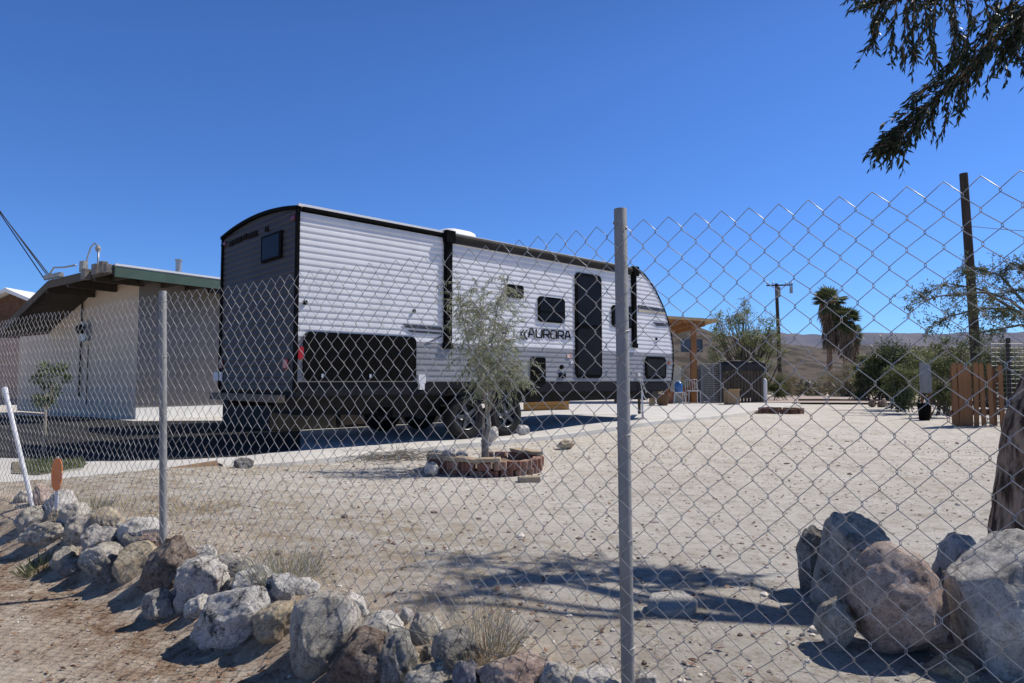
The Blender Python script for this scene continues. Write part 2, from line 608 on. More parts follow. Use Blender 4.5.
# road seen beyond the yard
mb = MB()
mb.grid([[(7.0, 24.5, .125), (14, 23.5, .125), (26, 24.0, .125), (60, 22, .125)], [(11.4, 33, .13), (18, 34.0, .13), (40, 36, .13), (80, 38, .13)]])
tag(mb.build("dirt_road", M("pinkish_road", (.36, .29, .25), (.42, .35, .31), scale=.8, bump=.2), fix=False), kind='structure')

# ------------------------------------------------------------------ hills
def ridge(name, Y, X0, X1, hfun, mat, depth, nx=260, ny=14):
    mb = MB(); rows_ = []
    for j in range(ny + 1):
        v = j / ny
        row = []
        for i in range(nx + 1):
            x = X0 + (X1 - X0) * i / nx
            prof = math.sin(min(1, v * 1.25) * math.pi / 2)
            h = hfun(x) * prof
            h *= 1 + .25 * nz(x, v * depth, 2, 9.0 / Y) * (1 - v * .6)
            row.append((x, Y + depth * v, h - 1.5))
        rows_.append(row)
    mb.grid(rows_)
    return tag(mb.build(name, mat, fix=False, smooth=True), kind='structure')

def hill_h(x):
    base = 20.5 + 3 * nz(x, 0, 0, .011) + 2 * nz(x, 5, 0, .04) + 1.0 * nz(x, 9, 0, .13)
    return base + 13.5 * (1 - smooth(70, 165, x))
m_hill = M("brown_hill", (.046, .037, .031), (.10, .080, .065), scale=.16, rough=1, bump=.0, contrast=(.44, .56), detail=12)
ridge("hills", 250, -420, 420, hill_h, m_hill, 160)
def far_h(x):
    return 196 + 22 * nz(x, 0, 0, .0015) + 16 * nz(x, 4, 0, .006) + 10 * nz(x, 7, 0, .02)
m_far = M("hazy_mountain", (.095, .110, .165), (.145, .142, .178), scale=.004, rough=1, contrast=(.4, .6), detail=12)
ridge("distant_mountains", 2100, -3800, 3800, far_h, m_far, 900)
# ================================================================== CHAIN LINK FENCE
m_galv = M("galvanised_wire", (.31, .306, .298), (.41, .405, .395), scale=30, rough=.48, metal=.5, spec=.5)
m_post = M("galvanised_pipe", (.21, .21, .205), (.285, .285, .28), scale=14, rough=.55, metal=.1, spec=.2, bump=.08, bscale=120, stretch=(1, 1, .35))
fence = thing("chain_link_fence", "galvanised chain link fence with two pipe posts crossing the foreground", "fence", (PM.x, PM.y, .1))

def top_z(p):
    return H + 0.405
TOPS = H + 0.407
W_D, H_D = 0.0640, 0.0700

def weave(name, org, d, u0, u1, nrm, seed):
    mb = MB()
    i0, i1 = int(math.floor(u0 / (W_D / 2))), int(math.ceil(u1 / (W_D / 2)))
    levels = 36
    for i in range(i0, i1):
        path = []
        for k in range(levels + 1):
            z = TOPS - k * H_D / 2
            if z < 0.075: break
            left = (i + k) % 2 == 0
            if (k == 0) and left is False and False: pass
            u = (i if left else i + 1) * W_D / 2
            u += (-.0018 if left else .0018) if k else 0
            side = 1 if k % 2 == 0 else -1
            for dz, e in (((.0022, -side), (-.0022, side)) if k else ((-.001, side),)):
                uu, zz = u, z + dz
                wu = .010 * nz(uu, zz, seed, 1.7) + .005 * nz(uu, zz, seed + 3, 7.0)
                wz = .015 * nz(uu, zz, seed + 9, 1.6) + .0045 * nz(uu, zz, seed + 5, 7.0)
                sag = -.006 * math.sin(max(0, min(1, (-uu) / 2.445)) * math.pi) if name else 0
                wt = .020 * nz(uu, zz, seed + 7, 1.3) + .004 * nz(uu, zz, seed + 11, 8.0)
                p = org + d * (uu + wu) + nrm * (wt + e * .0021)
                path.append(Vector((p.x, p.y, zz + wz + sag * (1 - k / levels))))
        if (i + 0) % 2 == 0 or True:
            mb.tube(path, (.00098 if seed < 10 else .0010), 5, cap=True)
    return mb.build(name, m_galv, fence, smooth=True, fix=False)

# the fabric hangs on the camera side of the posts
OFF = .021
weave("wire_mesh", PM - NL * OFF, DL, -5.9, 0.0, NL, 2.0)
weave("wire_mesh", PM - NR * OFF, DR, 0.0, 1.5, NR, 14.0)

def post(p_top, p_bot):
    mb = MB()
    d = (p_top - p_bot)
    n = 28
    ax = d.normalized(); a = ax.orthogonal().normalized(); b = ax.cross(a)
    r, ri, L = .0167, .0145, d.length
    mb.lathe(p_bot, ax, [(r, -.25), (r, L - .001), (r - .0006, L), (ri, L), (ri, L - .06), (.001, L - .06)], n)
    o = mb.build("post", m_post, fence, smooth=False, fix=True)
    for pl in o.data.polygons: pl.use_smooth = True
    es = o.modifiers.new("edge", 'EDGE_SPLIT'); es.split_angle = R(40)
    # wire ties
    for f in (.08, .3, .52, .74, .93):
        c = p_bot.lerp(p_top, f) if f < .9 else p_top - ax * .045
        tb = MB()
        pts = []
        for k in range(15):
            th = -2.5 + 5.0 * k / 14
            pts.append(c + (a * math.cos(th) + b * math.sin(th)) * (r + .0018) + ax * (.004 * th))
        tb.tube(pts, .0016, 5)
        tb.build("wire_tie", m_galv, o, smooth=True)
    return o
post(at(620.3, 209, 1.716), at(628.0, 683, 1.716))
post(at(162.8, 291, 3.19), at(163.3, 545, 3.19))
# bent bottom tension wire
mb = MB()
for org, d, u0, u1, s in ((PM - NL * .03, DL, -5.9, 0, 1), (PM - NR * .03, DR, 0, 1.5, 5)):
    pts = []
    n = int((u1 - u0) / .12)
    for i in range(n + 1):
        u = u0 + (u1 - u0) * i / n
        p = org + d * u
        pts.append(Vector((p.x, p.y, .155 + .012 * nz(u, s, 0, 1.5))))
    mb.tube(pts, .0017, 5)
mb.build("tension_wire", m_galv, fence, smooth=True)
# ================================================================== ROCKS
RM = {
    'grey':   rock_mat("grey_granite",   (.39, .355, .30), (.085, .076, .066), (.56, .52, .455), .6),
    'white':  rock_mat("pale_granite",   (.54, .51, .465), (.13, .12, .11), (.70, .67, .62), .5),
    'speck':  rock_mat("speckled_granite", (.47, .435, .395), (.075, .07, .065), (.64, .605, .56), .9),
    'tan':    rock_mat("tan_stone",      (.43, .35, .245), (.19, .14, .095), (.56, .48, .36), .35),
    'pink':   rock_mat("pink_granite",   (.40, .295, .245), (.14, .105, .092), (.56, .465, .405), .75),
    'dark':   rock_mat("dark_gneiss",    (.18, .165, .15), (.05, .047, .044), (.36, .34, .31), .65),
    'band':   rock_mat("black_and_white_gneiss", (.44, .425, .405), (.045, .044, .046), (.62, .60, .57), .95, 0, 7),
    'brown':  rock_mat("brown_gneiss",   (.19, .14, .11), (.06, .048, .043), (.31, .26, .215), .8, 0),
    'stripe': rock_mat("striped_gneiss", (.33, .32, .295), (.085, .083, .077), (.48, .46, .43), .8, .30),
    'purple': rock_mat("mauve_stone",    (.235, .225, .255), (.10, .095, .11), (.33, .32, .345), .4),
}

def rock_mesh(seed, rx, ry, rz, facets=9, rough=.10, sub=5, cut=(.60, .90)):
    rnd = random.Random(seed)
    bm = bmesh.new()
    bmesh.ops.create_icosphere(bm, subdivisions=sub, radius=1.0)
    planes = []
    for _ in range(facets):
        v = Vector((rnd.gauss(0, 1), rnd.gauss(0, 1), rnd.gauss(0, .8))).normalized()
        planes.append((v, rnd.uniform(*cut)))
    o = Vector((rnd.uniform(-50, 50), rnd.uniform(-50, 50), rnd.uniform(-50, 50)))
    for v in bm.verts:
        p = v.co.copy()
        p *= 1 + .22 * noise.noise(p * .9 + o)
        for n, d in planes:
            e = p.dot(n) - d
            if e > 0: p -= n * e * .97
        q = p * 2.4 + o
        p *= 1 + rough * (noise.fractal(q, .8, 2.1, 6) * .55 - .5 * abs(noise.noise(q * .9 + o)))
        p += p.normalized() * (.020 * noise.noise(p * 9 + o) + .012 * noise.noise(p * 21 + o) + .008 * noise.noise(p * 45 + o))
        v.co = p
    mx = [max(abs(v.co[i]) for v in bm.verts) for i in range(3)]
    for v in bm.verts:
        v.co = Vector((v.co.x / mx[0] * rx, v.co.y / mx[1] * ry, v.co.z / mx[2] * rz))
    me = bpy.data.meshes.new("rock")
    bm.to_mesh(me); bm.free()
    me.polygons.foreach_set("use_smooth", [True] * len(me.polygons))
    return me

def fence_y(px):
    """depth of the fence line along the column px"""
    r = (px - 512) / F
    org, d = (PM, DL) if px < 622 else (PM, DR)
    u = (org.x - r * org.y) / (r * d.y - d.x)
    return org.y + d.y * u

ROW = "rocks piled along the foot of the fence"
rock_no = [0]
def rock(x0, y0, x1, y1, kind, off, label, tilt=0.0, deep=1.0, facets=13, rough=.18, group=ROW, Y=None, drop=None, cut=(.66, .92), base=None):
    """off: metres in front (-) or behind (+) the fence; the box is the visible outline"""
    rock_no[0] += 1
    Y = fence_y((x0 + x1) / 2) + off if Y is None else Y
    c = at((x0 + x1) / 2, (y0 + y1) / 2, Y)
    k = Y / F
    rx, rz = (x1 - x0) / 2 * k, (y1 - y0) / 2 * k
    g = gz(c.x, c.y) if base is None else base
    bot = c.z - rz
    # sit the stone a little into the ground
    want = g - min(.04, rz * .25)
    if bot > want:
        top = c.z + rz
        lim = want
        if drop is not None: lim = max(want, top - 2 * rz - drop)
        rz = (top - lim) / 2
        c.z = (top + lim) / 2
    ry = deep * .5 * (rx + rz)
    me = rock_mesh(rock_no[0] * 7 + 3, rx * (1.12 if group == ROW else .98), ry * 1.1, rz * (1.10 if group == ROW else .97), facets, rough, cut=cut)
    o = bpy.data.objects.new("rock", me)
    C.objects.link(o)
    o.location = c
    o.rotation_euler = (0, tilt, 0)
    me.materials.append(RM[kind])
    return tag(o, label, 'rock', group)

# far left heap
rock(-30, 512, 6, 548, 'tan', -.12, "tan rock cut by the left edge of the photo at the end of the row")
rock(0, 509, 23, 530, 'tan', .02, "small tan pink rock above the dark one at the far left end of the row")
rock(-4, 520, 21, 546, 'dark', -.34, "dark shaded rock low at the far left end of the row")
rock(16, 491, 34, 508, 'grey', .18, "small grey rock at the foot of the leaning white pole")
rock(31, 485, 49, 508, 'pink', .24, "upright pinkish rock just left of the orange reflector stake")
rock(18, 508, 54, 542, 'grey', -.2, "grey rock with a black shaded hollow below the leaning white pole", facets=12)
rock(45, 491, 76, 526, 'white', .1, "white speckled rock behind the orange reflector stake")
rock(49, 510, 63, 529, 'tan', -.12, "little tan stone at the base of the orange reflector stake")
rock(26, 523, 68, 545, 'grey', -.36, "long low grey rock left of the speckled pile, a weed before it")
rock(62, 504, 92, 532, 'grey', -.02, "grey rock directly right of the reflector stake, high in the row")
rock(66, 513, 99, 546, 'grey', -.16, "rounded grey rock stacked left of the speckled white one")
rock(88, 506, 123, 532, 'tan', .06, "flat cream tan rock on top of the row left of the thin post")
rock(83, 526, 122, 562, 'speck', -.22, "white rock with dark speckles in the middle of the left pile", facets=12)
rock(52, 546, 79, 575, 'grey', -.5, "smooth grey rock at the front foot of the left pile")
rock(62, 559, 86, 577, 'dark', -.52, "small dark wedge stone beside the smooth grey front rock")
rock(83, 546, 122, 580, 'grey', -.36, "angular grey rock split by a shadow, low in the left pile", facets=14)
rock(122, 518, 163, 546, 'white', .1, "pale rock half behind the thin left fence post")
rock(121, 534, 143, 556, 'dark', -.06, "dark shaded rock under the pale one left of the thin post")
rock(140, 533, 163, 548, 'pink', -.02, "small pinkish rock at the foot of the thin left post")
rock(106, 555, 126, 590, 'dark', -.36, "narrow dark grey stone leaning left of the tan rock", tilt=-.3)
rock(120, 544, 163, 592, 'tan', -.2, "long yellowish tan rock lying below the thin left post", tilt=-.45, rough=.06)
rock(147, 538, 195, 597, 'brown', -.17, "big brown grey rock standing right of the thin left post", facets=7)
rock(146, 589, 174, 613, 'stripe', -.5, "small dark striped stone lying alone at the front of the row")
rock(173, 559, 228, 617, 'speck', -.2, "large grey white speckled rock right of the brown one", facets=8)
rock(186, 596, 210, 620, 'white', -.34, "small whitish stone leaning on the large speckled rock")
rock(192, 546, 216, 566, 'white', .06, "small white stone on top behind the speckled rock")
rock(212, 554, 253, 580, 'grey', .04, "flat grey rock at the back left of the white one")
rock(233, 567, 274, 601, 'white', -.02, "whitish rock above the black and white boulder")
rock(199, 586, 274, 645, 'band', -.32, "wide black and white marbled boulder at the front of the row", facets=13)
rock(266, 573, 303, 611, 'band', .0, "round white rock with black patches left of the tall grey boulder")
rock(255, 603, 300, 650, 'tan', -.22, "tan rock between the marbled boulder and the tall grey one")
rock(294, 579, 322, 606, 'white', .1, "pale rock peeking out above the tall grey boulder")
rock(293, 596, 358, 672, 'grey', -.2, "tall smooth grey boulder, largest in the left row", facets=6, rough=.07)
rock(340, 594, 370, 640, 'white', -.03, "bright white rock behind the tall grey boulder")
rock(328, 595, 343, 612, 'pink', .1, "tiny pale stone tucked beside the bright white rock")
rock(357, 613, 403, 645, 'white', -.05, "oblong pale rock in dappled shade above the brown boulder")
rock(330, 631, 408, 700, 'brown', -.22, "dark brown boulder with rusty stains at the bottom of the photo", facets=12)
rock(380, 633, 416, 700, 'stripe', -.16, "grey striped rock right of the rusty brown boulder", facets=8)
rock(405, 616, 442, 658, 'grey', .04, "rough grey rock behind the dark flat topped one", facets=14)
rock(431, 630, 479, 668, 'dark', -.08, "dark rock with a pale flat top left of the dry tuft", facets=12)
rock(403, 660, 457, 710, 'grey', -.2, "grey rock cut by the bottom edge, third from the thick post")
rock(452, 662, 482, 710, 'purple', -.16, "mauve grey rock cut by the bottom edge")
rock(479, 655, 554, 705, 'pink', -.06, "broad pinkish white rock at the bottom edge right of the mauve one")
rock(541, 664, 578, 705, 'speck', -.05, "grey white rock at the bottom edge right of the broad pink one")
rock(573, 669, 624, 705, 'white', .0, "white rock at the bottom edge left of the thick post")
rock(632, 668, 662, 700, 'white', .06, "white rock at the bottom edge right of the thick post")

# small fillers wedged into the gaps of the row
FILL = "small filler stones wedged between the row's rocks"
for x0, y0, x1, y1, k, off in ((36, 535, 58, 552, 'dark', -.3), (96, 548, 112, 562, 'dark', -.2), (168, 552, 186, 570, 'grey', .05), (222, 578, 240, 600, 'dark', -.08), (246, 562, 262, 580, 'grey', .12),
                               (282, 590, 300, 612, 'dark', .0), (318, 612, 336, 640, 'dark', -.06), (398, 606, 414, 630, 'white', .08), (420, 645, 440, 668, 'dark', -.04), (470, 640, 490, 664, 'grey', .04),
                               (530, 655, 550, 672, 'dark', .06), (604, 668, 630, 690, 'grey', .08), (10, 540, 30, 556, 'grey', -.4), (130, 580, 150, 600, 'dark', -.3), (112, 520, 130, 536, 'grey', .1)):
    rock(x0, y0, x1, y1, k, off, "small stone wedged in a gap between the rocks at the fence foot", group=FILL)

# big boulders inside the yard, at the right
BIG = "boulders heaped inside the fence at the right"
rock(799, 518, 830, 606, 'dark', 0, "dark narrow boulder standing at the left of the right hand heap", Y=2.62, group=BIG, facets=11, rough=.12, cut=(.62, .88), deep=.8)
rock(811, 513, 884, 622, 'grey', 0, "tall grey boulder with a lit top corner behind the pink one", Y=2.42, group=BIG, facets=11, rough=.12, cut=(.62, .88), deep=.75, tilt=.05)
rock(847, 541, 938, 666, 'pink', 0, "large pink granite boulder in the middle of the right hand heap", Y=2.05, group=BIG, facets=9, rough=.10, deep=.8, cut=(.66, .88))
rock(817, 598, 853, 655, 'grey', 0, "small grey rock leaning left of the pink granite boulder", Y=2.06, group=BIG, facets=11, rough=.12, cut=(.62, .88), tilt=.3)
rock(926, 568, 972, 668, 'dark', 0, "dark grey boulder wedged between the pink and the big white grey one", Y=2.2, group=BIG, facets=11, rough=.12, cut=(.62, .88))
rock(936, 533, 985, 602, 'white', 0, "pale sloping boulder behind the dark wedged one", Y=2.35, group=BIG, facets=11, rough=.12, cut=(.62, .88))
rock(958, 528, 1075, 720, 'white', 0, "huge pale grey boulder cut by the right edge of the photo", Y=1.95, group=BIG, facets=9, rough=.06, deep=.8, cut=(.72, .93))
rock(924, 652, 974, 690, 'tan', 0, "low tan rock in shade at the foot of the huge boulder", Y=1.9, group=BIG, facets=11, rough=.12, cut=(.62, .88))

# loose stones in the yard
rock(487, 426, 499, 437, 'white', 0, "round pale stone on the curb between the trailer wheels", base=.035, Y=10.1, group=None)
rock(516, 424, 530, 434, 'white', 0, "oval pale stone on the curb right of the trailer wheels", base=.04, Y=10.95, group=None)
rock(556, 439, 575, 446, 'tan', 0, "flat stone lying alone on the dirt right of the planter", Y=9.6, group=None, facets=5)
rock(233, 457, 253, 471, 'dark', 0, "dark square stone where the timber edging meets the curb", Y=7.15, group=None, facets=12)
rock(424, 462, 441, 474, 'white', 0, "whitish broken stone leaning on the left of the brick planter", Y=6.9, group=None)
for (x0, x1, y0, y1, k, lb) in ((868, 876, 399, 406, 'brown', "left one of two small brown bricks near the far road"),
                                (877, 887, 399, 405, 'brown', "right one of two small brown bricks near the far road")):
    rock(x0, y0, x1, y1, k, 0, lb, Y=21.5, group=None, facets=10)

# broken slab of concrete in the shade of the tree
p = at(671, 618, 2.38)
mb = MB()
bot = [(-.085, .01), (-.05, -.07), (.055, -.062), (.092, -.01), (.05, .07), (-.06, .06)]
base = [Vector((p.x + a, p.y + b, gz(p.x + a, p.y + b) - .012)) for a, b in bot]
tops = [Vector((p.x + a * .97 + .004, p.y + b * .97, gz(p.x, p.y) + .034 + a * .06 + b * .20)) for a, b in bot]
n = len(bot)
mb.add(base + tops, [tuple(range(n - 1, -1, -1)), tuple(range(n, 2 * n))] + [(i, (i + 1) % n, (i + 1) % n + n, i + n) for i in range(n)])
tag(mb.build("concrete_chunk", M("broken_concrete", (.42, .405, .37), (.33, .315, .285), scale=18, rough=.95, bump=.6, bscale=90), None, loc=p, bevel=.006),
    "broken flat grey concrete chunk lying right of the thick post", "concrete chunk")

# ------------------------------------------------------------------ gravel and litter (nobody could count it)
def scatter(n, xr, yr, power=1.0, cond=None):
    out = []
    while len(out) < n:
        x = random.uniform(*xr)
        y = yr[0] + (yr[1] - yr[0]) * random.random() ** power
        if abs(x / max(y, .3)) > .95: continue
        if in_poly(x, y, SLAB_POLY): continue
        if cond and not cond(x, y): continue
        out.append((x, y))
    return out

def gravel(name, pts, smin, smax, mat, seed):
    rnd = random.Random(seed)
    ico = bmesh.new(); bmesh.ops.create_icosphere(ico, subdivisions=1, radius=1)
    V = np.array([v.co[:] for v in ico.verts]); Fc = np.array([[v.index for v in f.verts] for f in ico.faces]); ico.free()
    allv, allf, tint = [], [], []
    for i, (x, y) in enumerate(pts):
        s = smin + (smax - smin) * rnd.random() ** 3.2
        v = V * (1 + RNG.normal(0, .16, (len(V), 1))) * np.array([s, s * rnd.uniform(.6, 1), s * rnd.uniform(.4, .75)])
        a = rnd.uniform(0, 6.28)
        c, q = math.cos(a), math.sin(a)
        v = v @ np.array([[c, q, 0], [-q, c, 0], [0, 0, 1]])
        v += np.array([x, y, gz(x, y) + s * .12])
        allf.append(Fc + len(allv) * len(V)); allv.append(v)
        tint += [rnd.random()] * len(Fc)
    me = bpy.data.meshes.new(name)
    me.from_pydata(np.concatenate(allv).tolist(), [], np.concatenate(allf).tolist())
    a = me.attributes.new("tint", 'FLOAT', 'FACE'); a.data.foreach_set("value", np.array(tint, np.float32))
    return tag(link_mesh(name, me, mat), kind='stuff')

m_grav = leaf_mat("gravel_stone", (.16, .12, .095), (.66, .61, .55), rough=.95, trans=0, spec=.1)
gravel("gravel", scatter(9000, (-7, 8), (1.6, 11), 1.7, lambda x, y: fence_d(x, y) > .1), .002, .013, m_grav, 5)
gravel("gravel", scatter(2200, (-4.2, 1.2), (1.5, 5), 1.2, lambda x, y: -1.2 < fence_d(x, y) < .45), .002, .008, m_grav, 6)

def litter(name, pts, lmin, lmax, wr, mat, lift=.004, curl=.35):
    P, D, L, W, FL = [], [], [], [], []
    for x, y in pts:
        a = random.uniform(0, 6.28)
        P.append((x, y, gz(x, y) + lift)); D.append((math.cos(a), math.sin(a), random.uniform(-.1, curl)))
        l = random.uniform(lmin, lmax); L.append(l); W.append(l * random.uniform(*wr))
        FL.append((random.gauss(0, .35), random.gauss(0, .35), 1))
    return tag(leaves(name, np.array(P), np.array(D), L, W, mat, flat=np.array(FL)), kind='stuff')

m_lit = leaf_mat("fallen_leaf", (.060, .034, .022), (.30, .175, .105), trans=.1)
gravel("gravel", scatter(420, (-6, 7), (1.9, 13), 1.2, lambda x, y: fence_d(x, y) > .15), .010, .030, m_grav, 8)
m_straw = leaf_mat("straw", (.20, .15, .09), (.42, .345, .225), trans=.15)
litter("leaf_litter", scatter(5600, (-5, 7), (1.6, 13), 1.2, lambda x, y: nz(x, y, 4, .8) + .35 * nz(x, y, 9, 2.5) > -.12), .010, .042, (.25, .6), m_lit)
litter("leaf_litter", scatter(2600, (-4.4, .9), (1.4, 5.2), 1.0, lambda x, y: -.72 < fence_d(x, y) < .05), .008, .03, (.12, .5), m_lit)
litter("straw_litter", scatter(3600, (-4.4, 1.2), (1.5, 6.5), 1.0, lambda x, y: 0.0 < fence_d(x, y) < 1.3), .012, .05, (.05, .12), m_straw)
litter("straw_litter", scatter(1200, (-3.4, -.2), (5.2, 8.2), 1.0, lambda x, y: abs(x + 2.9 - (y - 7.0) * .35) < .8), .02, .07, (.05, .12), m_straw)
# ================================================================== TRAVEL TRAILER
TA = Vector((-2.776, 8.6, 0))
Ta = Vector((.728, .686, 0)).normalized()
Tn = Vector((Ta.y, -Ta.x, 0))
TW = 2.65
def T(s, t, z): return TA + Ta * s + Tn * t + Vector((0, 0, z))
def S(px):
    r = (px - 512) / F
    return (-TA.x + TA.y * r) / (Ta.x - Ta.y * r)
def Zt(px, py):
    s = S(px); return at(px, py, TA.y + Ta.y * s).z

m_side = M("white_corrugated_aluminium", (.70, .70, .71), (.59, .592, .605), scale=1.6, rough=.36, spec=.5, contrast=(.3, .75), stretch=(2.2, 2.2, .5), detail=8)
m_grey_side = M("grey_corrugated_aluminium", (.25, .252, .262), (.21, .212, .222), scale=1.2, rough=.35, spec=.5)
m_rear = M("charcoal_corrugated_aluminium", (.047, .040, .037), (.037, .031, .029), scale=1.5, rough=.5, spec=.2)
m_black = M("black_trim", (.006, .006, .006), (.009, .009, .009), scale=8, rough=.6, spec=.015)
m_matt = M("black_underbody", (.012, .012, .013), (.02, .019, .018), scale=6, rough=.8)
m_skirt = M("dark_navy_skirt", (.013, .0135, .016), (.018, .0185, .021), scale=3, rough=.55, spec=.08)
m_glass = M("dark_tinted_glass", (.008, .009, .012), (.012, .013, .017), scale=2, rough=.22, spec=.045)
m_roofw = M("white_roof_membrane", (.80, .80, .79), (.72, .72, .71), scale=2, rough=.6)
m_alu = M("bright_aluminium", (.62, .63, .65), (.52, .53, .55), scale=10, rough=.3, metal=.8)
m_red = M("red_lamp_lens", (.42, .012, .02), (.30, .008, .014), scale=20, rough=.2, spec=.6)
m_rubber = M("tyre_rubber", (.010, .010, .010), (.017, .0165, .016), scale=10, rough=.85)
m_steel = M("rusty_frame_steel", (.03, .027, .025), (.055, .04, .03), scale=8, rough=.75)
m_bumper = M("tan_steel_bumper", (.17, .135, .10), (.11, .085, .065), scale=9, rough=.7)
m_plate = M("white_plate", (.70, .71, .73), (.6, .61, .64), scale=30, rough=.5)
m_awn = M("awning_fabric_dark", (.040, .036, .032), (.026, .024, .022), scale=7, rough=.8)

trailer = thing("travel_trailer", "white corrugated travel trailer with black door and AURORA lettering parked on the driveway", "travel trailer", T(4, -1.2, 0))

ZB = Zt(297, 382.3)          # bottom of the white siding
ZS = Zt(297, 396.3)          # bottom of the skirt
ZT = Zt(297, 211.5)          # top of the siding
ZR = Zt(297, 206.2)          # roof edge
# the nose profile (s, z) from the roof down to the belly
NOSE = [(S(636), ZR), (S(640), Zt(640, 269.5)), (S(644.5), Zt(644.5, 274)), (S(650), Zt(650, 281)), (S(656), Zt(656, 290.5)),
        (S(660.5), Zt(660.5, 300)), (S(664.5), Zt(664.5, 309)), (S(668.5), Zt(668.5, 322)), (S(671), Zt(671, 334)),
        (S(672.6), Zt(672.6, 346)), (S(672.9), Zt(672.9, 365)), (S(671.5), Zt(671.5, 381)), (S(667), ZS + .02)]
for i in range(1, len(NOSE)):
    if NOSE[i][1] > NOSE[i - 1][1] - .004: NOSE[i] = (NOSE[i][0], NOSE[i - 1][1] - .004)
def nose_s(z):
    for (s0, z0), (s1, z1) in zip(NOSE, NOSE[1:]):
        if z <= z0 and z >= z1: return s0 + (s1 - s0) * (z0 - z) / max(1e-6, z0 - z1)
    return NOSE[0][0] if z > NOSE[0][1] else NOSE[-1][0]

# shell: roof + nose swept across the width, with the crown of the roof
def crown(u): return .115 * (1 - (2 * u - 1) ** 2)
path = [(0, ZB - .1), (0, ZR)] + [(NOSE[0][0] * k / 8, ZR) for k in range(1, 8)] + NOSE
mb = MB()
NU = 14
rows_ = []
for i, (s, z) in enumerate(path):
    row = []
    for k in range(NU + 1):
        u = k / NU
        zz = z + (crown(u) * smooth(ZB, ZR, z) if i else 0)
        row.append(T(s + .004, -.012 - u * (TW - .024), zz))
    rows_.append(row)
mb.grid(rows_)
shell = mb.build("roof_shell", m_roofw, trailer, smooth=True, fix=True)
es = shell.modifiers.new("edge", 'EDGE_SPLIT'); es.split_angle = R(35)

# corrugated walls
PER = .0865
def lap_profile(z0, z1):
    out = []
    z = z0
    while z < z1:
        for dz, t in ((0, 0), (.004, .0072), (.018, .0100), (.050, .0058), (.074, .0004)):
            if z + dz <= z1: out.append((z + dz, t))
        z += PER
    out.append((z1, 0.0))
    return out

def side_panel(name, z0, z1, mat, s_from=0.0, t_side=1):
    mb = MB(); rws = []
    for z, t in lap_profile(z0, z1):
        se = nose_s(z) - .006
        off = t if t_side == 1 else -TW - t
        rws.append([T(s_from + (se - s_from) * k / 24, off + (.0022 * nz(s_from + k, z, 3, 2.0) * t_side), z) for k in range(25)])
    mb.grid(rws)
    return mb.build(name, mat, trailer, fix=False)
ZG = Zt(430, 343)             # from here down the siding is grey
side_panel("siding", ZG, ZT, m_side)
side_panel("siding", ZB, ZG - .001, m_grey_side)
side_panel("siding", ZB, ZT, m_side, t_side=-1)

mb = MB(); rws = []
for z, t in lap_profile(ZB - .12, ZR - .005):
    rws.append([T(-t, -.02 - (TW - .04) * k / 12, z) for k in range(13)])
mb.grid(rws)
# crown gable above
top = [T(0.0, -.02 - (TW - .04) * k / 12, ZR - .005 + crown(k / 12)) for k in range(13)]
bot = [T(0.0, -.02 - (TW - .04) * k / 12, ZR - .006) for k in range(13)]
mb.grid([bot, top])
mb.build("rear_wall", m_rear, trailer, fix=False)

# edge trims
mb = MB()
mb.boxv(T(-.028, -.045, ZB - .12), Ta * .034, Tn * .069, (0, 0, ZR - ZB + .115))
mb.boxv(T(-.028, -TW - .02, ZB - .12), Ta * .06, Tn * .06, (0, 0, ZR - ZB + .115))
arc = [T(-.022, -TW * k / 16, ZR - .02 + crown(k / 16)) for k in range(17)]
for a, b in zip(arc, arc[1:]): mb.bar(a, b, .06, .045)
mb.build("corner_trim", m_black, trailer)
mb = MB()
for a, b in zip(NOSE[:-1], NOSE[1:]):
    mb.bar(T(a[0], .006, a[1]), T(b[0], .006, b[1]), .024, .03, up=Tn)
mb.build("nose_trim", m_black, trailer)
s_end = NOSE[0][0]
mb = MB()
mb.boxv(T(-.02, -.03, ZR - .004), Ta * (s_end + .02), Tn * .062, (0, 0, .034))
mb.build("roof_edge", m_roofw, trailer)
mb = MB()
mb.boxv(T(.05, .0, ZR - .052), Ta * (s_end - .05), Tn * .05, (0, 0, .045))
mb.boxv(T(-.07, -TW * .97, ZR - .16), Ta * .08, Tn * .02, (0, 0, .02))
mb.build("rain_gutter", m_black, trailer)

# skirt with the wheel opening
sw = (S(469.5), S(508.5))
ARC0, ARC1, ZARC = sw[0] - .47, sw[1] + .47, Zt(480, 387.5)
s_front = S(666)
mb = MB()
for a, b in ((-.01, ARC0), (ARC1, s_front)):
    mb.boxv(T(a, -.06, ZS), Ta * (b - a), Tn * .066, (0, 0, ZB - ZS))
    mb.boxv(T(a, -.05, ZS - .018), Ta * (b - a), Tn * .045, (0, 0, .018))
mb.boxv(T(ARC0, -.06, ZARC), Ta * (ARC1 - ARC0), Tn * .064, (0, 0, ZB - ZARC))
mb.boxv(T(0, -TW, ZS), Ta * s_front, Tn * .06, (0, 0, ZB - ZS))
mb.build("skirt", m_skirt, trailer)
mb = MB()
pts = [(ARC0, ZS), (ARC0 + .03, ZARC - .06), (ARC0 + .16, ZARC - .012), (ARC1 - .16, ZARC - .012), (ARC1 - .03, ZARC - .06), (ARC1, ZS)]
mb.tube([T(s, .012, z) for s, z in pts], .018, 6)
for (sa, sb) in ((ARC0, ARC0 + .17), (ARC1 - .17, ARC1)):
    q = [(ARC0, ZARC), (ARC0 + .16, ZARC), (ARC0 + .03, ZARC - .05), (ARC0, ZS)] if sa == ARC0 else [(ARC1, ZARC), (ARC1 - .16, ZARC), (ARC1 - .03, ZARC - .05), (ARC1, ZS)]
    mb.prism([T(s, -.03, z) for s, z in q], Tn * .03)
mb.build("wheel_arch", m_black, trailer)

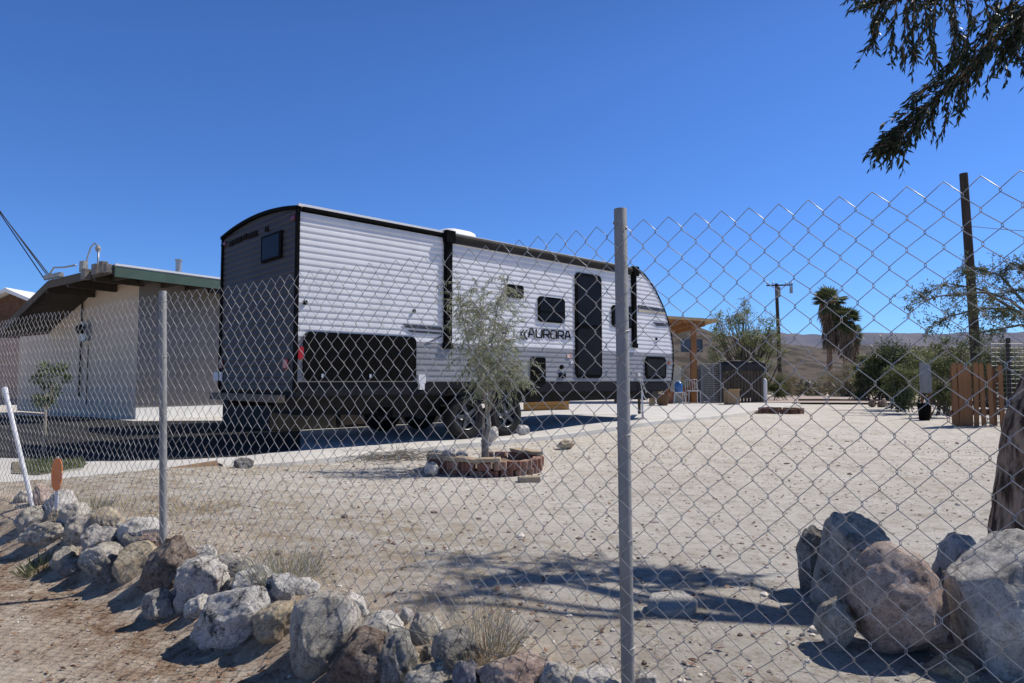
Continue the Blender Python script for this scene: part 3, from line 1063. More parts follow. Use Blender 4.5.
# belly, frame, axles
mb = MB()
mb.boxv(T(.03, -TW + .07, ZS - .03), Ta * (s_front - .1), Tn * (TW - .14), (0, 0, .12))
for t in (-.45, -TW + .45):
    mb.boxv(T(-.05, t, ZS - .19), Ta * (s_front + .3), Tn * .07, (0, 0, .17))
for s in sw:
    mb.tube([T(s, -.2, .40), T(s, -TW + .2, .40)], .045, 8)
mb.boxv(T(.55, -2.0, .42), Ta * 1.1, Tn * 1.3, (0, 0, ZS - .44))
mb.boxv(T(1.8, -1.9, .36), Ta * .9, Tn * 1.4, (0, 0, ZS - .38))
mb.build("chassis", m_matt, trailer)
mb = MB()
mb.boxv(T(-.17, -TW + .04, ZS - .085), Ta * .1, Tn * (TW - .2), (0, 0, .1))
mb.boxv(T(-.07, -.7, ZS - .07), Ta * .2, Tn * .08, (0, 0, .07))
mb.boxv(T(-.07, -2.0, ZS - .07), Ta * .2, Tn * .08, (0, 0, .07))
mb.build("rear_bumper", m_bumper, trailer)
# spare fittings below the bumper and corner jacks
for (s, t) in ((.25, -.5), (.25, -TW + .5), (S(640), -.35), (S(600), -TW + .5)):
    zg = slab_z(T(s, t, 0).x, T(s, t, 0).y)
    mb = MB()
    mb.bar(T(s - .25, t, ZS - .05), T(s + .32, t, ZS - .16), .045)
    mb.bar(T(s + .28, t, ZS - .05), T(s + .05, t, ZS - .11), .03)
    mb.boxv(T(s + .26, t - .07, ZS - .19), Ta * .15, Tn * .14, (0, 0, .02))
    mb.build("stabilizer_jack", m_steel, trailer)
mb = MB()
sf = S(641.5)
mb.bar(T(sf, .0, ZS), T(sf + .02, .0, .15), .035)
mb.bar(T(sf - .03, .02, Zt(641, 380)), T(sf + .12, .03, ZS - .05), .012)
mb.tube([T(sf - .1, .03, Zt(635, 378)), T(sf - .06, .035, Zt(637, 388)), T(sf + .03, .03, Zt(642, 396)), T(sf + .16, .03, Zt(647, 402))], .009, 6)
mb.build("hanging_hose", m_plate, trailer)
# tongue
mb = MB()
mb.bar(T(s_front - .1, -.5, .55), T(s_front + 1.15, -TW / 2, .52), .06, .12)
mb.bar(T(s_front - .1, -TW + .5, .55), T(s_front + 1.15, -TW / 2, .52), .06, .12)
mb.tube([T(s_front + .85, -TW / 2, .95), T(s_front + .85, -TW / 2, .13)], .035, 10)
mb.build("tow_hitch", m_steel, trailer)

# wheels
m_rim = M("grey_alloy", (.11, .112, .118), (.075, .077, .082), scale=12, rough=.4, metal=.6)
def make_wheel(s, side=1):
    r, w = .365, .205
    zg = slab_z(T(s, 0, 0).x, T(s, 0, 0).y)
    zc = zg + r - .012
    t0 = -.045 if side == 1 else -TW + .045
    o = T(s, t0, zc); ax = Tn * side
    mb = MB()
    mb.lathe(o, ax, [(.205, -.19), (.25, -w), (r - .03, -w), (r - .006, -w + .03), (r, -w + .06), (r, -.05), (r - .006, -.022), (r - .03, 0), (r - .07, .008), (.24, .004), (.212, -.012), (.2, -.02), (.2, -.19)], 36)
    wh = mb.build("wheel", m_rubber, trailer, smooth=True)
    mb = MB()
    mb.lathe(o, ax, [(.214, -.01), (.206, .003), (.198, -.004), (.19, -.035), (.185, -.12), (.06, -.13)], 32)
    a = Vector((0, 0, 1)); b = ax.cross(a)
    for k in range(5):
        th = 2 * math.pi * k / 5 + .3
        d = a * math.cos(th) + b * math.sin(th); e = ax.cross(d)
        q = [o + d * .04 + e * .034, o + d * .195 + e * .026, o + d * .195 - e * .026, o + d * .04 - e * .034]
        q = [p - ax * .045 + ax * .0 for p in q]
        mb.prism(q, ax * .034)
    mb.lathe(o, ax, [(.065, -.06), (.06, -.008), (.035, .006), (.001, .008)], 20)
    mb.build("rim", m_rim, wh, smooth=False)
    return wh
for s in sw:
    make_wheel(s); make_wheel(s, -1)

# plates on the side: rounded rectangles
def rr(s0, s1, z0, z1, r, t, n=5):
    pts = []
    for cx, cz, a0 in ((s1 - r, z1 - r, 0), (s0 + r, z1 - r, 90), (s0 + r, z0 + r, 180), (s1 - r, z0 + r, 270)):
        for k in range(n + 1):
            th = R(a0 + 90 * k / n)
            pts.append(T(cx + r * math.cos(th), t, cz + r * math.sin(th)))
    return pts
def plate(name, px0, py0, px1, py1, mat, parent, t0=-.01, t1=.032, r=.06, grow=0.0):
    s0, s1 = S(px0) - grow, S(px1) + grow
    zt = (Zt(px0, py0[0]) + Zt(px1, py0[1])) / 2 + grow if isinstance(py0, tuple) else Zt((px0 + px1) / 2, py0) + grow
    zb = (Zt(px0, py1[0]) + Zt(px1, py1[1])) / 2 - grow if isinstance(py1, tuple) else Zt((px0 + px1) / 2, py1) - grow
    mb = MB(); mb.prism(rr(s0, s1, zb, zt, r, t0), Tn * (t1 - t0))
    return mb.build(name, mat, parent), (s0, s1, zb, zt)

def window(px0, py0, px1, py1, r=.07, bars=()):
    o, (s0, s1, z0, z1) = plate("window", px0, py0, px1, py1, m_black, trailer, t1=.034, r=r)
    mb = MB(); mb.prism(rr(s0 + .035, s1 - .035, z0 + .035, z1 - .035, max(.02, r - .03), .03), Tn * .0075)
    mb.build("pane", m_glass, o)
    if bars:
        mb = MB()
        for f in bars: mb.boxv(T(s0 + .03, .036, z0 + (z1 - z0) * f), Ta * (s1 - s0 - .06), Tn * .006, (0, 0, .022))
        mb.build("window_bar", m_black, o)
    return o
window(537.5, 297.5, 564, 322.5, bars=(.38,))
window(505.5, 285, 522.5, 298, r=.05)
window(611.5, 306, 632, 327.5, bars=(.5,))

# entry door
dr, (d0, d1, dz0, dz1) = plate("entry_door", 574.8, 274, 601, 378, m_black, trailer, t1=.03, r=.1)
mb = MB(); mb.prism(rr(d0 + .05, d1 - .05, dz0 + 1.0, dz1 - .06, .07, .025), Tn * .012)
mb.build("door_window", m_glass, dr)
mb = MB(); mb.prism(rr(d0 + .05, d1 - .05, dz0 + .06, dz0 + .92, .05, .025), Tn * .009)
mb.build("door_panel", M("navy_door_panel", (.007, .0075, .011), (.010, .0105, .014), scale=3, rough=.5, spec=.08), dr)
mb = MB(); mb.boxv(T(d0 + .035, .036, dz0 + .9), Ta * .07, Tn * .035, (0, 0, .13))
mb.build("handle", m_black, dr)
mb = MB(); mb.tube([T(d0 - .075, .03, dz0 + .85), T(d0 - .085, .09, dz0 + .88), T(d0 - .085, .09, dz0 + 1.32), T(d0 - .075, .03, dz0 + 1.35)], .013, 6)
mb.build("grab_rail", m_black, trailer)

# storage and appliance doors
bigd, (b0, b1, bz0, bz1) = plate("kitchen_door", 302.5, (331.5, 337), 415, (381, 381), m_black, trailer, t1=.036, r=.085)
for f in (.14, .55):
    mb = MB(); mb.boxv(T(b0 + (b1 - b0) * f, .036, bz0 + .045), Ta * .03, Tn * .012, (0, 0, .05)); mb.build("latch", m_alu, bigd)
plate("fridge_vent", 530, 357.5, 544.5, 384, m_black, trailer, t1=.03, r=.03)
cd, (c0, c1, cz0, cz1) = plate("cargo_door", 644.5, 357, 665, 378.8, m_black, trailer, t1=.032, r=.10)
mb = MB(); mb.prism(rr(c0 + .05, c1 - .05, cz0 + .05, cz1 - .05, .06, .03), Tn * .006)
mb.build("door_panel", m_skirt, cd)

# decals
def decal(pts, mat=m_black, t=.0215, name="stripe"):
    mb = MB(); mb.prism([T(S(x), t - .012, Zt(x, y)) for x, y in pts], Tn * .012)
    return mb.build(name, mat, trailer)
m_decal = M("dark_decal", (.035, .036, .045), (.05, .05, .06), scale=5, rough=.4)
decal([(402, 324.2), (441, 327.4), (441, 330.4), (405.5, 327.8)], m_decal)
decal([(407, 330), (441, 332.6), (441, 334.6), (410, 332.2)], m_decal)
decal([(424, 344), (441, 335.5), (441, 337), (430, 342)], m_decal)
decal([(638.5, 305), (664, 309), (664.6, 312), (638.5, 308.5)], m_decal)
decal([(638.5, 309.5), (664.8, 312.8), (665.6, 314.4), (638.5, 311.6)], M("tan_decal", (.5, .42, .3), rough=.4))
decal([(653, 322), (668, 323.4), (668.6, 326.4), (657, 326)], m_decal)
# the name on the side
def letters(px0, py_t, px1, py_b):
    s0, s1 = S(px0), S(px1)
    z0, z1 = Zt((px0 + px1) / 2, py_b), Zt((px0 + px1) / 2, py_t)
    G = {'A': [[(0, 0), (.30, 1), (.70, 1), (1, 0)], [(.14, .33), (.86, .33)]],
         'U': [[(0, 1), (0, .2), (.12, 0), (.88, 0), (1, .2), (1, 1)]],
         'R': [[(0, 0), (0, 1), (.85, 1), (1, .85), (1, .55), (.85, .42), (.25, .42)], [(.5, .42), (1, 0)]],
         'O': [[(.12, 0), (0, .15), (0, .85), (.12, 1), (.88, 1), (1, .85), (1, .15), (.88, 0), (.12, 0)]]}
    word = "AURORA"
    n = len(word); cell = (s1 - s0) / n; w = cell * .76; hh = z1 - z0
    mb = MB(); th = .021
    lift = 0
    for i, ch in enumerate(word):
        for st in G[ch]:
            P = [(s0 + cell * i + x * w, z0 + y * hh) for x, y in st]
            for a, b in zip(P, P[1:]):
                dx, dz = b[0] - a[0], b[1] - a[1]
                L_ = math.hypot(dx, dz); ux, uz = dx / L_, dz / L_
                nx_, nz_ = -uz * th / 2, ux * th / 2
                a2 = (a[0] - ux * th * .3, a[1] - uz * th * .3); b2 = (b[0] + ux * th * .3, b[1] + uz * th * .3)
                lift = (lift + 1) % 4
                mb.prism([T(a2[0] + nx_, .008, a2[1] + nz_), T(b2[0] + nx_, .008, b2[1] + nz_), T(b2[0] - nx_, .008, b2[1] - nz_), T(a2[0] - nx_, .008, a2[1] - nz_)], Tn * (.0125 + lift * .0006))
    return mb.build("name_lettering", m_black, trailer)
letters(528.2, 330.4, 571.5, 338.3)
mb = MB()                      # the swoosh in front of the name
for px in (520.5, 524.0):
    pts = [T(S(px + dx), .012, Zt(px, y)) for dx, y in ((2.6, 329.6), (.4, 332), (0, 334.6), (.4, 337), (2.6, 339.4))]
    for a, b in zip(pts, pts[1:]): mb.bar(a, b, .012, .04, up=Tn)
mb.build("name_swoosh", m_decal, trailer)

# lamps, hatches, stickers
def small(name, px, py, w, h, mat, t=.035, r=.012):
    s, z = S(px), Zt(px, py)
    mb = MB(); mb.prism(rr(s - w / 2, s + w / 2, z - h / 2, z + h / 2, r, -.005), Tn * (t + .005))
    return mb.build(name, mat, trailer)
small("marker_lamp", 299.8, 353, .075, .16, m_red)
small("marker_lamp", 668.3, 363, .06, .05, M("amber_lens", (.45, .10, .03), rough=.3))
small("access_hatch", 303.5, 302.6, .05, .055, m_black)
small("access_hatch", 413, 311, .04, .05, m_black)
small("access_hatch", 561, 367, .07, .07, m_black)
small("access_hatch", 561.5, 375.5, .16, .09, m_black)
small("access_hatch", 656, 339, .045, .05, m_black)
small("outlet_cover", 420.5, 379, .13, .13, m_plate, t=.05)
small("outlet_cover", 420.5, 386.5, .09, .09, m_plate, t=.05)
small("outlet_cover", 637.2, 374.6, .07, .06, m_plate, t=.05)
small("sticker", 568.5, 356, .11, .07, M("warning_sticker", (.75, .73, .70), (.60, .16, .12), scale=14, rough=.5), t=.024)
small("sticker", 571.5, 362.2, .08, .05, m_plate, t=.024)

# rear fittings
def rplate(name, t0, t1, z0, z1, mat, d=.03, par=trailer):
    mb = MB(); mb.boxv(T(-d, t0, z0), Ta * (d - .002), Tn * (t1 - t0), (0, 0, z1 - z0))
    return mb.build(name, mat, par, bevel=.012)
def rt(px):
    r = (px - 512) / F
    return (r * TA.y - TA.x) / (Tn.x - r * Tn.y)
def rz(px, py): return at(px, py, TA.y + Tn.y * rt(px)).z
w = rplate("rear_window", rt(260.5), rt(281), rz(271, 260.5), rz(271, 233.5), m_black, d=.034)
mb = MB(); mb.boxv(T(-.038, rt(262.5), rz(271, 258)), Ta * .006, Tn * (rt(279) - rt(262.5)), (0, 0, rz(271, 236) - rz(271, 258)))
mb.build("pane", m_glass, w)
rplate("tail_lamp", rt(284.5), rt(289), rz(287, 369), rz(287, 359), m_red)
rplate("tail_lamp", rt(220.5), rt(224), rz(222, 369), rz(222, 359), M("dull_red_lens", (.16, .01, .015), rough=.3))
rplate("marker_lamp", rt(289.5), rt(294), rz(292, 220.5), rz(292, 215.5), M("dim_red_lens", (.13, .012, .018), rough=.3))
rplate("marker_lamp", rt(221.5), rt(224.5), rz(223, 246.5), rz(223, 242), M("dim_red_lens", (.13, .012, .018), rough=.3))
rplate("number_plate", rt(215.5), rt(223.5), rz(219, 381), rz(219, 372), m_plate, d=.028)
m_emb = M("brown_emblem", (.014, .011, .009), (.008, .008, .008), scale=30, rough=.7, spec=.03)
for a, b, y in ((227.5, 231.5, 243), (232.5, 240, 239.8), (241, 245, 236.6), (246, 255.5, 234.2), (263, 266.5, 228.8)):
    rplate("rear_emblem", rt(a), rt(b), rz((a + b) / 2, y + 3.0), rz((a + b) / 2, y - 2.2), m_emb, d=.022)

# awning
sA0, sA1 = S(446.5), S(633.5)
mb = MB()
mb.tube([T(sA0 - .02, .042, ZR - .035), T(sA1 + .05, .042, ZR - .035)], .05, 14)
awn = mb.build("awning", m_awn, trailer, smooth=True)
es = awn.modifiers.new("edge", 'EDGE_SPLIT'); es.split_angle = R(40)
mb = MB()
mb.boxv(T(sA0, .0, ZR - .135), Ta * (sA1 - sA0), Tn * .055, (0, 0, .10))
mb.build("awning_case", m_awn, awn)
for s, y0, y1, px in ((sA0, 236, 345.5, 446.5), (sA1, 268, 345.5, 633.5)):
    zb = Zt(px, y1)
    mb = MB()
    wd = .15
    mb.boxv(T(s - wd / 2, .010, zb), Ta * wd, Tn * .035, (0, 0, ZR - .06 - zb))
    mb.boxv(T(s - .05, .046, zb + .03), Ta * .1, Tn * .012, (0, 0, ZR - .1 - zb))
    mb.boxv(T(s - .09, .0, ZR - .15), Ta * .18, Tn * .105, (0, 0, .19))
    mb.boxv(T(s - .09, .008, zb - .05), Ta * .18, Tn * .05, (0, 0, .09))
    mb.build("awning_arm", m_black, awn, bevel=.01)

# roof air conditioner and vents
s0, s1 = S(470) , S(504)
mb = MB()
zr = ZR + .06
foot = [(s0, -.55), (s1, -.55), (s1, -1.25), (s0, -1.25)]
lev = [(0, 1.0), (.13, 1.0), (.205, .92), (.24, .78)]
cs = (s0 + s1) / 2
rws = []
for h, k in lev:
    ring = []
    for a in range(20):
        th = 2 * math.pi * a / 20
        x = math.copysign(abs(math.cos(th)) ** .5, math.cos(th)); y = math.copysign(abs(math.sin(th)) ** .5, math.sin(th))
        ring.append(T(cs + x * (s1 - s0) / 2 * k, -.95 + y * .38 * k, zr + h))
    rws.append(ring + [ring[0]])
mb.grid(rws); n0 = len(mb.v); mb.f.append(tuple(range(n0 - 21, n0 - 1)))
ac = mb.build("air_conditioner", m_roofw, trailer, smooth=True)
for s in (1.6, 6.4):
    mb = MB(); mb.boxv(T(s, -1.1, ZR + .08), Ta * .36, Tn * -.36, (0, 0, .1))
    mb.build("roof_vent", m_roofw, trailer, bevel=.03)
# ================================================================== HOUSE
HC = Vector((-8.93, 15.9, 0))
ha = Vector((.575, .818, 0)).normalized()
hb = Vector((-.814, .581, 0)).normalized()
hn = Vector((ha.y, -ha.x, 0))
ho = Vector((-.581, -.814, 0)).normalized()      # outward normal of the left face
m_stucco = M("tan_stucco", (.60, .485, .375), (.54, .435, .34), scale=1.3, rough=.95, bump=.35, bscale=110, contrast=(.3, .7), detail=9)
m_green = M("green_fascia", (.075, .125, .090), (.06, .10, .075), scale=4, rough=.6)
m_roof = M("light_rolled_roofing", (.66, .65, .63), (.54, .53, .51), scale=3, rough=.9, bump=.2)
m_wood = M("grey_weathered_wood", (.115, .095, .075), (.075, .062, .052), scale=7, rough=.9, stretch=(1, 1, .2))
m_dark = M("dark_soffit", (.075, .06, .047), (.055, .045, .037), scale=5, rough=.9)
m_met = M("grey_conduit", (.38, .39, .40), (.28, .29, .30), scale=9, rough=.45, metal=.6)
m_cable = M("black_cable", (.018, .018, .02), (.03, .03, .032), scale=9, rough=.6)
house = thing("house", "low tan stucco house with green fascia and wide eaves behind the trailer's rear", "house", HC)
O1, O2 = 1.1, 1.22
LA = 6.0            # along ha
def RZ(k):           # roof edge height along hb measured from the corner R
    if k < 3.4: return 3.39 - .014 * k
    return 3.342 - .335 * (k - 3.4)
HR = Vector((-8.58, 14.3, 0))
def HP(i, k, z):     # i along ha, k along hb from the roof corner
    p = HR + ha * i + hb * k
    return Vector((p.x, p.y, z - .004 * i))
KS = [0, 1.7, 3.4, 4.2, 5.0, 5.8, 6.4]
# roof deck, dark soffit underneath
LR = LA + 2.0
def sheet(dz): return [[HP(i, k, RZ(k) + dz) for k in KS] for i in (0, LR)]
up, mid, dn = sheet(.03), sheet(-.02), sheet(-.05)
mb = MB(); mb.grid(up)
for r in range(2): mb.grid([up[r], mid[r]])
mb.grid([[up[0][0], up[1][0]], [mid[0][0], mid[1][0]]])
mb.grid([[up[0][-1], up[1][-1]], [mid[0][-1], mid[1][-1]]])
mb.build("roof", m_roof, house, fix=False)
mb = MB(); mb.grid(dn)
for r in range(2): mb.grid([mid[r], dn[r]])
mb.grid([[mid[0][-1], mid[1][-1]], [dn[0][-1], dn[1][-1]]])
mb.build("soffit", m_dark, house, fix=False)
mb = MB(); mb.boxv(HP(-.0, -.045, 3.395), ha * LR, hb * .06, (0, 0, .045)); mb.build("drip_edge", m_roofw, house)
mb = MB()
mb.boxv(HP(-.0, -.03, 3.39 - .235), ha * LR, hb * .028, (0, 0, .215))
mb.build("fascia", m_green, house)
mb = MB()
for k0, k1 in zip(KS, KS[1:]):
    a, b = HP(-.032, k0, RZ(k0)), HP(-.032, k1, RZ(k1))
    q = [a + Vector((0, 0, .02)), b + Vector((0, 0, .02)), b - Vector((0, 0, .17)), a - Vector((0, 0, .17))]
    mb.prism(q, ha * .03)
mb.build("rake_board", m_wood, house)
# dark soffit boards and rafter tails
mb = MB()
for j in range(12):
    i = .35 + j * .61
    mb.boxv(HP(i, .0, 3.39 - .2), ha * .07, hb * 1.15, (0, 0, .14))
for k in (.9, 2.3, 3.5):
    mb.boxv(HP(.0, k, RZ(k) - .24), ha * 1.08, hb * .09, (0, 0, .18))
mb.build("rafter", m_dark, house)
mb = MB()
KZ = [(0, 3.39 - .055), (3.4, RZ(3.4) - .055)]
# walls follow the underside of the roof
def wallpts(ks):
    return [(k, RZ(k + O2) - .06) for k in ks]
pts = wallpts([0, 1, 2.18, 3.0, 3.8, 4.6, 5.1])
lo = [HC + hb * k for k, z in pts]
hi = [Vector((p.x, p.y, z)) for p, (k, z) in zip(lo, pts)]
back_lo = [p + ha * LA for p in lo]; back_hi = [p + ha * LA for p in hi]
back_hi = [p + ha * LA - Vector((0, 0, .004 * (LA + 1.0))) for p in hi]
mb.grid([lo, hi]); mb.grid([back_lo, back_hi])
mb.grid([[lo[-1], back_lo[-1]], [hi[-1], back_hi[-1]]])
mb.build("wall", m_stucco, house)
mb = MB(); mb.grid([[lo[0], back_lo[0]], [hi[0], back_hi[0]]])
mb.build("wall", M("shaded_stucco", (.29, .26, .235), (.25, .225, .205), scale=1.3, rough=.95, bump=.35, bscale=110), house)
mb = MB(); mb.boxv(lo[0] + hn * .003, ha * LA, hn * .03, (0, 0, .27)); mb.build("painted_sun_strip", M("sun_strip_white", (.80, .79, .76), (.72, .71, .68), scale=3, rough=.8), house)  # sunlit strip along the wall foot, its brightness put in as white colour
# lower lean-to wall further left
mb = MB()
mb.boxv(HC + hb * 5.1 - ho * .1, hb * 2.5, -ho * .2, (0, 0, 2.25))
mb.build("side_wall", m_stucco, house)
# conduit run down the wall with a meter and mast
def on_wall(k, d, z): return Vector((*(HC + hb * k + ho * d).xy, z))
kc = 2.95
mb = MB()
mb.tube([on_wall(kc, .05, .5), on_wall(kc, .05, 3.1)], .024, 8)
mb.tube([on_wall(kc - .45, .05, .3), on_wall(kc - .45, .05, 1.9)], .014, 6)
cond = mb.build("conduit", m_cable, house)
mb = MB()
mb.boxv(on_wall(kc - .12, 0, 1.95), hb * -.36, ho * .14, (0, 0, .5))
mt = mb.build("meter_box", m_met, house)
mb = MB(); mb.lathe(on_wall(kc - .3, .14, 2.25), ho, [(.12, 0), (.12, .1), (.09, .13), (.001, .14)], 16)
mb.build("meter_dial", m_glass, mt)
# boxes, brackets and mast at the roof edge
def on_edge(px, dz, d=0.0):
    r = (px - 512) / F
    k = (HR.x - r * HR.y) / (r * hb.y - hb.x)
    p = HR + hb * k + ho * (.04 + d)
    return Vector((p.x, p.y, RZ(k) + dz))
m_box = M("white_fitting", (.34, .33, .31), (.24, .235, .22), scale=9, rough=.6)
for px, dz, w, h in ((88, -.2, .2, .24), (99, -.15, .24, .24), (105.5, -.15, .14, .26), (110, -.17, .12, .2)):
    p = on_edge(px, dz)
    mb = MB(); mb.boxv(p - hb * w / 2, hb * w, ho * .14, (0, 0, h))
    mb.build("bracket", M("grey_bracket", (.22, .2, .18), (.13, .115, .10), scale=8, rough=.7), house, bevel=.015)
a, b = on_edge(84.5, .12), on_edge(96, .5)
mb = MB()
mb.tube([a, a + Vector((.02, 0, .2)), a.lerp(b, .35) + Vector((0, 0, .28)), a.lerp(b, .7) + Vector((0, 0, .22)), b], .016, 6)
mb.tube([on_edge(96.5, -.1), on_edge(96.5, .42)], .02, 8)
mb.tube([on_edge(46, .1), on_edge(52, .3), on_edge(62, .24), on_edge(74, .22)], .022, 6)
mb.build("service_mast", m_met, house, smooth=True)
mb = MB()
mb.lathe(b - Vector((0, 0, .1)), (0, 0, 1), [(.045, 0), (.06, .07), (.03, .13), (.001, .15)], 10)
mb.build("mast_fitting", m_box, house)
mb = MB(); mb.boxv(on_edge(57, .02) - hb * .3, hb * .9, ho * .1, (0, 0, .1))
mb.build("mast_fitting", m_box, house)
mb = MB(); mb.boxv(on_edge(84.5, .0) - hb * .1, hb * .2, ho * .1, (0, 0, .24))
mb.build("mast_fitting", m_box, house)
v = at(178.5, 268, 16.5)
mb = MB(); mb.lathe(Vector((v.x, v.y, 3.3)), (0, 0, 1), [(.07, 0), (.07, .58), (.085, .58), (.085, .63), (.001, .63)], 12)
mb.build("vent_pipe", m_met, house, smooth=False)

# service wires coming in from the pole out of the frame
wires = thing("service_wires", "three thin utility wires sloping in from the upper left to the house roof", "wires", on_edge(44, .1))
for k, (dx, dz) in enumerate(((0, 0), (.1, .05), (.2, .0))):
    a = on_edge(44, .08) + Vector((dx, 0, dz))
    b = at(-60, 114 + k * 5, 17.5)
    b = a + (b - a) * 3.4
    mb = MB()
    mb.tube([a.lerp(b, t / 10) - Vector((0, 0, .3 * math.sin(math.pi * t / 10))) for t in range(11)], .013, 5)
    mb.build("wire", m_cable, wires)

# neighbour's shed at the left edge
shed = thing("shed", "small brown gabled shed with a white roof edge at the left edge of the photo", "shed", at(5, 400, 29))
m_pinkwall = M("pinkish_block", (.36, .27, .225), (.30, .22, .185), scale=3, rough=.95, bump=.3)
pk = at(13, 291, 29)
zl = at(0, 318, 29).z
mb = MB()
mb.prism([(pk.x - 6.0, 29, -.05), (pk.x + 3, 29, -.05), (pk.x + 3, 29, pk.z - 1.35), (pk.x, 29, pk.z - .1), (pk.x - 6.0, 29, pk.z - 2.7)], (0, 6, 0))
mb.build("wall", M("brown_siding", (.16, .085, .05), (.10, .055, .035), scale=5, rough=.9), shed)
mb = MB()
mb.prism([(pk.x - .1, 28.6, pk.z - .06), (pk.x + 3.4, 28.6, pk.z - 1.5), (pk.x + 3.4, 28.6, pk.z - 1.36), (pk.x - .1, 28.6, pk.z + .1)], (0, 7, 0))
mb.prism([(pk.x, 28.605, pk.z + .098), (pk.x - 6.6, 28.605, pk.z - 2.78), (pk.x - 6.6, 28.605, pk.z - 2.95), (pk.x, 28.605, pk.z - .07)], (0, 7, 0))
mb.build("roof", m_roofw, shed)
g = at(0, 338, 27)
mb = MB()
mb.box(g.x - 5, at(13.5, 338, 27).x + 2.2, 27, 27.3, -.05, g.z)
tag(mb.build("block_wall", m_pinkwall), "sunlit pinkish block wall beside the house at the left edge of the photo", "wall")

# ================================================================== THINGS BEYOND THE TRAILER
m_cedar = M("orange_brown_timber", (.33, .155, .06), (.24, .105, .042), scale=6, rough=.8, stretch=(1, 1, .25), bump=.15)
m_pale_t = M("pale_timber", (.55, .40, .22), (.46, .32, .17), scale=6, rough=.8)
m_brownw = M("brown_fence_wood", (.185, .10, .055), (.115, .062, .036), scale=7, rough=.9, stretch=(1, 1, .2), bump=.2)

# patio cover
Yp = 24.0
zt = lambda px, py, Y=Yp: at(px, py, Y).z
pc = thing("patio_cover", "timber patio cover with a pale roof edge beyond the trailer's nose", "patio cover", at(695, 402, Yp))
xr, xl = at(718, 320, Yp).x, at(600, 316, Yp).x
mb = MB()
mb.prism([(xl, Yp, zt(600, 311)), (xr, Yp, zt(718, 319.3)), (xr, Yp, zt(718, 321.8)), (xl, Yp, zt(600, 314.5))], (0, 4.5, 0))
mb.build("roof", m_pale_t, pc)
mb = MB()
for i in range(9):
    x = xl + (xr - .5 - xl) * i / 8
    f = i / 8
    z1 = zt(600, 314.8) * (1 - f) + zt(709, 321.3) * f
    mb.box(x, x + .06, Yp + .05, Yp + 4.4, z1 - .17, z1 - .01)
mb.build("rafter", m_cedar, pc)
px695 = at(695.5, 400, Yp).x
mb = MB()
mb.boxv((xl, Yp + .12, zt(600, 319)), (px695 + .35 - xl, 0, zt(700, 323.2) - zt(600, 319)), (0, .12, 0), (0, 0, .2))
mb.build("beam", m_cedar, pc)
for x, y in ((px695, Yp + .05), (px695, Yp + 4.1), (xl + .6, Yp + .05)):
    mb = MB(); mb.box(x - .085, x + .085, y, y + .17, slab_z(x, y) - .03, zt(695, 323.5))
    mb.build("post", m_cedar, pc)

# basketball hoop
hp = at(692, 398, 27)
hoop = thing("basketball_hoop", "basketball hoop with a dark glass backboard on a red brown pole beside the patio post", "basketball hoop", (hp.x, 27, slab_z(hp.x, 27)))
b0, b1 = at(681, 352, 26.6), at(702, 339.5, 26.6)
mb = MB(); mb.box(b0.x, b1.x, 26.6, 26.65, b0.z, b1.z)
bb = mb.build("backboard", M("smoky_acrylic", (.055, .065, .10), (.07, .08, .12), scale=3, rough=.15, spec=.6), hoop)
mb = MB()
for a, b in (((b0.x, b0.z), (b1.x, b0.z)), ((b1.x, b0.z), (b1.x, b1.z)), ((b1.x, b1.z), (b0.x, b1.z)), ((b0.x, b1.z), (b0.x, b0.z))):
    mb.bar((a[0], 26.58, a[1]), (b[0], 26.58, b[1]), .05, .03)
mb.build("frame", M("grey_frame", (.16, .17, .2), (.12, .13, .15), rough=.5), bb)
m_redp = M("red_brown_paint", (.20, .045, .03), (.14, .035, .025), scale=8, rough=.5)
mb = MB()
rc = Vector(((b0.x + b1.x) / 2, 26.3, b0.z + .1))
mb.tube([rc + Vector((.23 * math.cos(2 * math.pi * k / 20), .23 * math.sin(2 * math.pi * k / 20), 0)) for k in range(21)], .012, 6)
mb.bar(rc + Vector((0, .22, 0)), rc + Vector((0, .3, 0)), .1, .08)
mb.build("rim", m_redp, hoop)
mb = MB()
mb.tube([(hp.x, 27, 0), (hp.x, 27, b0.z + .1), ((b0.x + b1.x) / 2, 26.66, b0.z + .25)], .06, 8)
mb.build("pole", m_redp, hoop)
mb = MB(); mb.box(hp.x - .4, hp.x + .4, 26.7, 27.9, slab_z(hp.x, 27), slab_z(hp.x, 27) + .16)
mb.build("base", m_black, hoop, bevel=.04)

# pale cabinet, blue jug on a stool
Yc = 23.2
def boxpx(name, px0, py0, px1, py1, Y, d, mat, parent=None, bevel=0.01, to_ground=False):
    a, b = at(px0, py1, Y), at(px1, py0, Y)
    z0 = (slab_z(a.x, Y) if in_poly(a.x, Y, SLAB_POLY) else gz(a.x, Y)) - .002 if to_ground else a.z
    mb = MB(); mb.box(a.x, b.x, Y, Y + d, z0, b.z)
    return mb.build(name, mat, parent, bevel=bevel)
cab = thing("cabinet", "pale cream upright cabinet beside the trailer's nose", "cabinet", at(677, 401, 24.2))
boxpx("body", 673, 366, 681, 403, 24.2, .35, M("cream_paint", (.58, .52, .38), (.5, .45, .33), rough=.6), cab, to_ground=True)
boxpx("top", 672.6, 365, 681.4, 366.2, 24.17, .4, m_pale_t, cab)

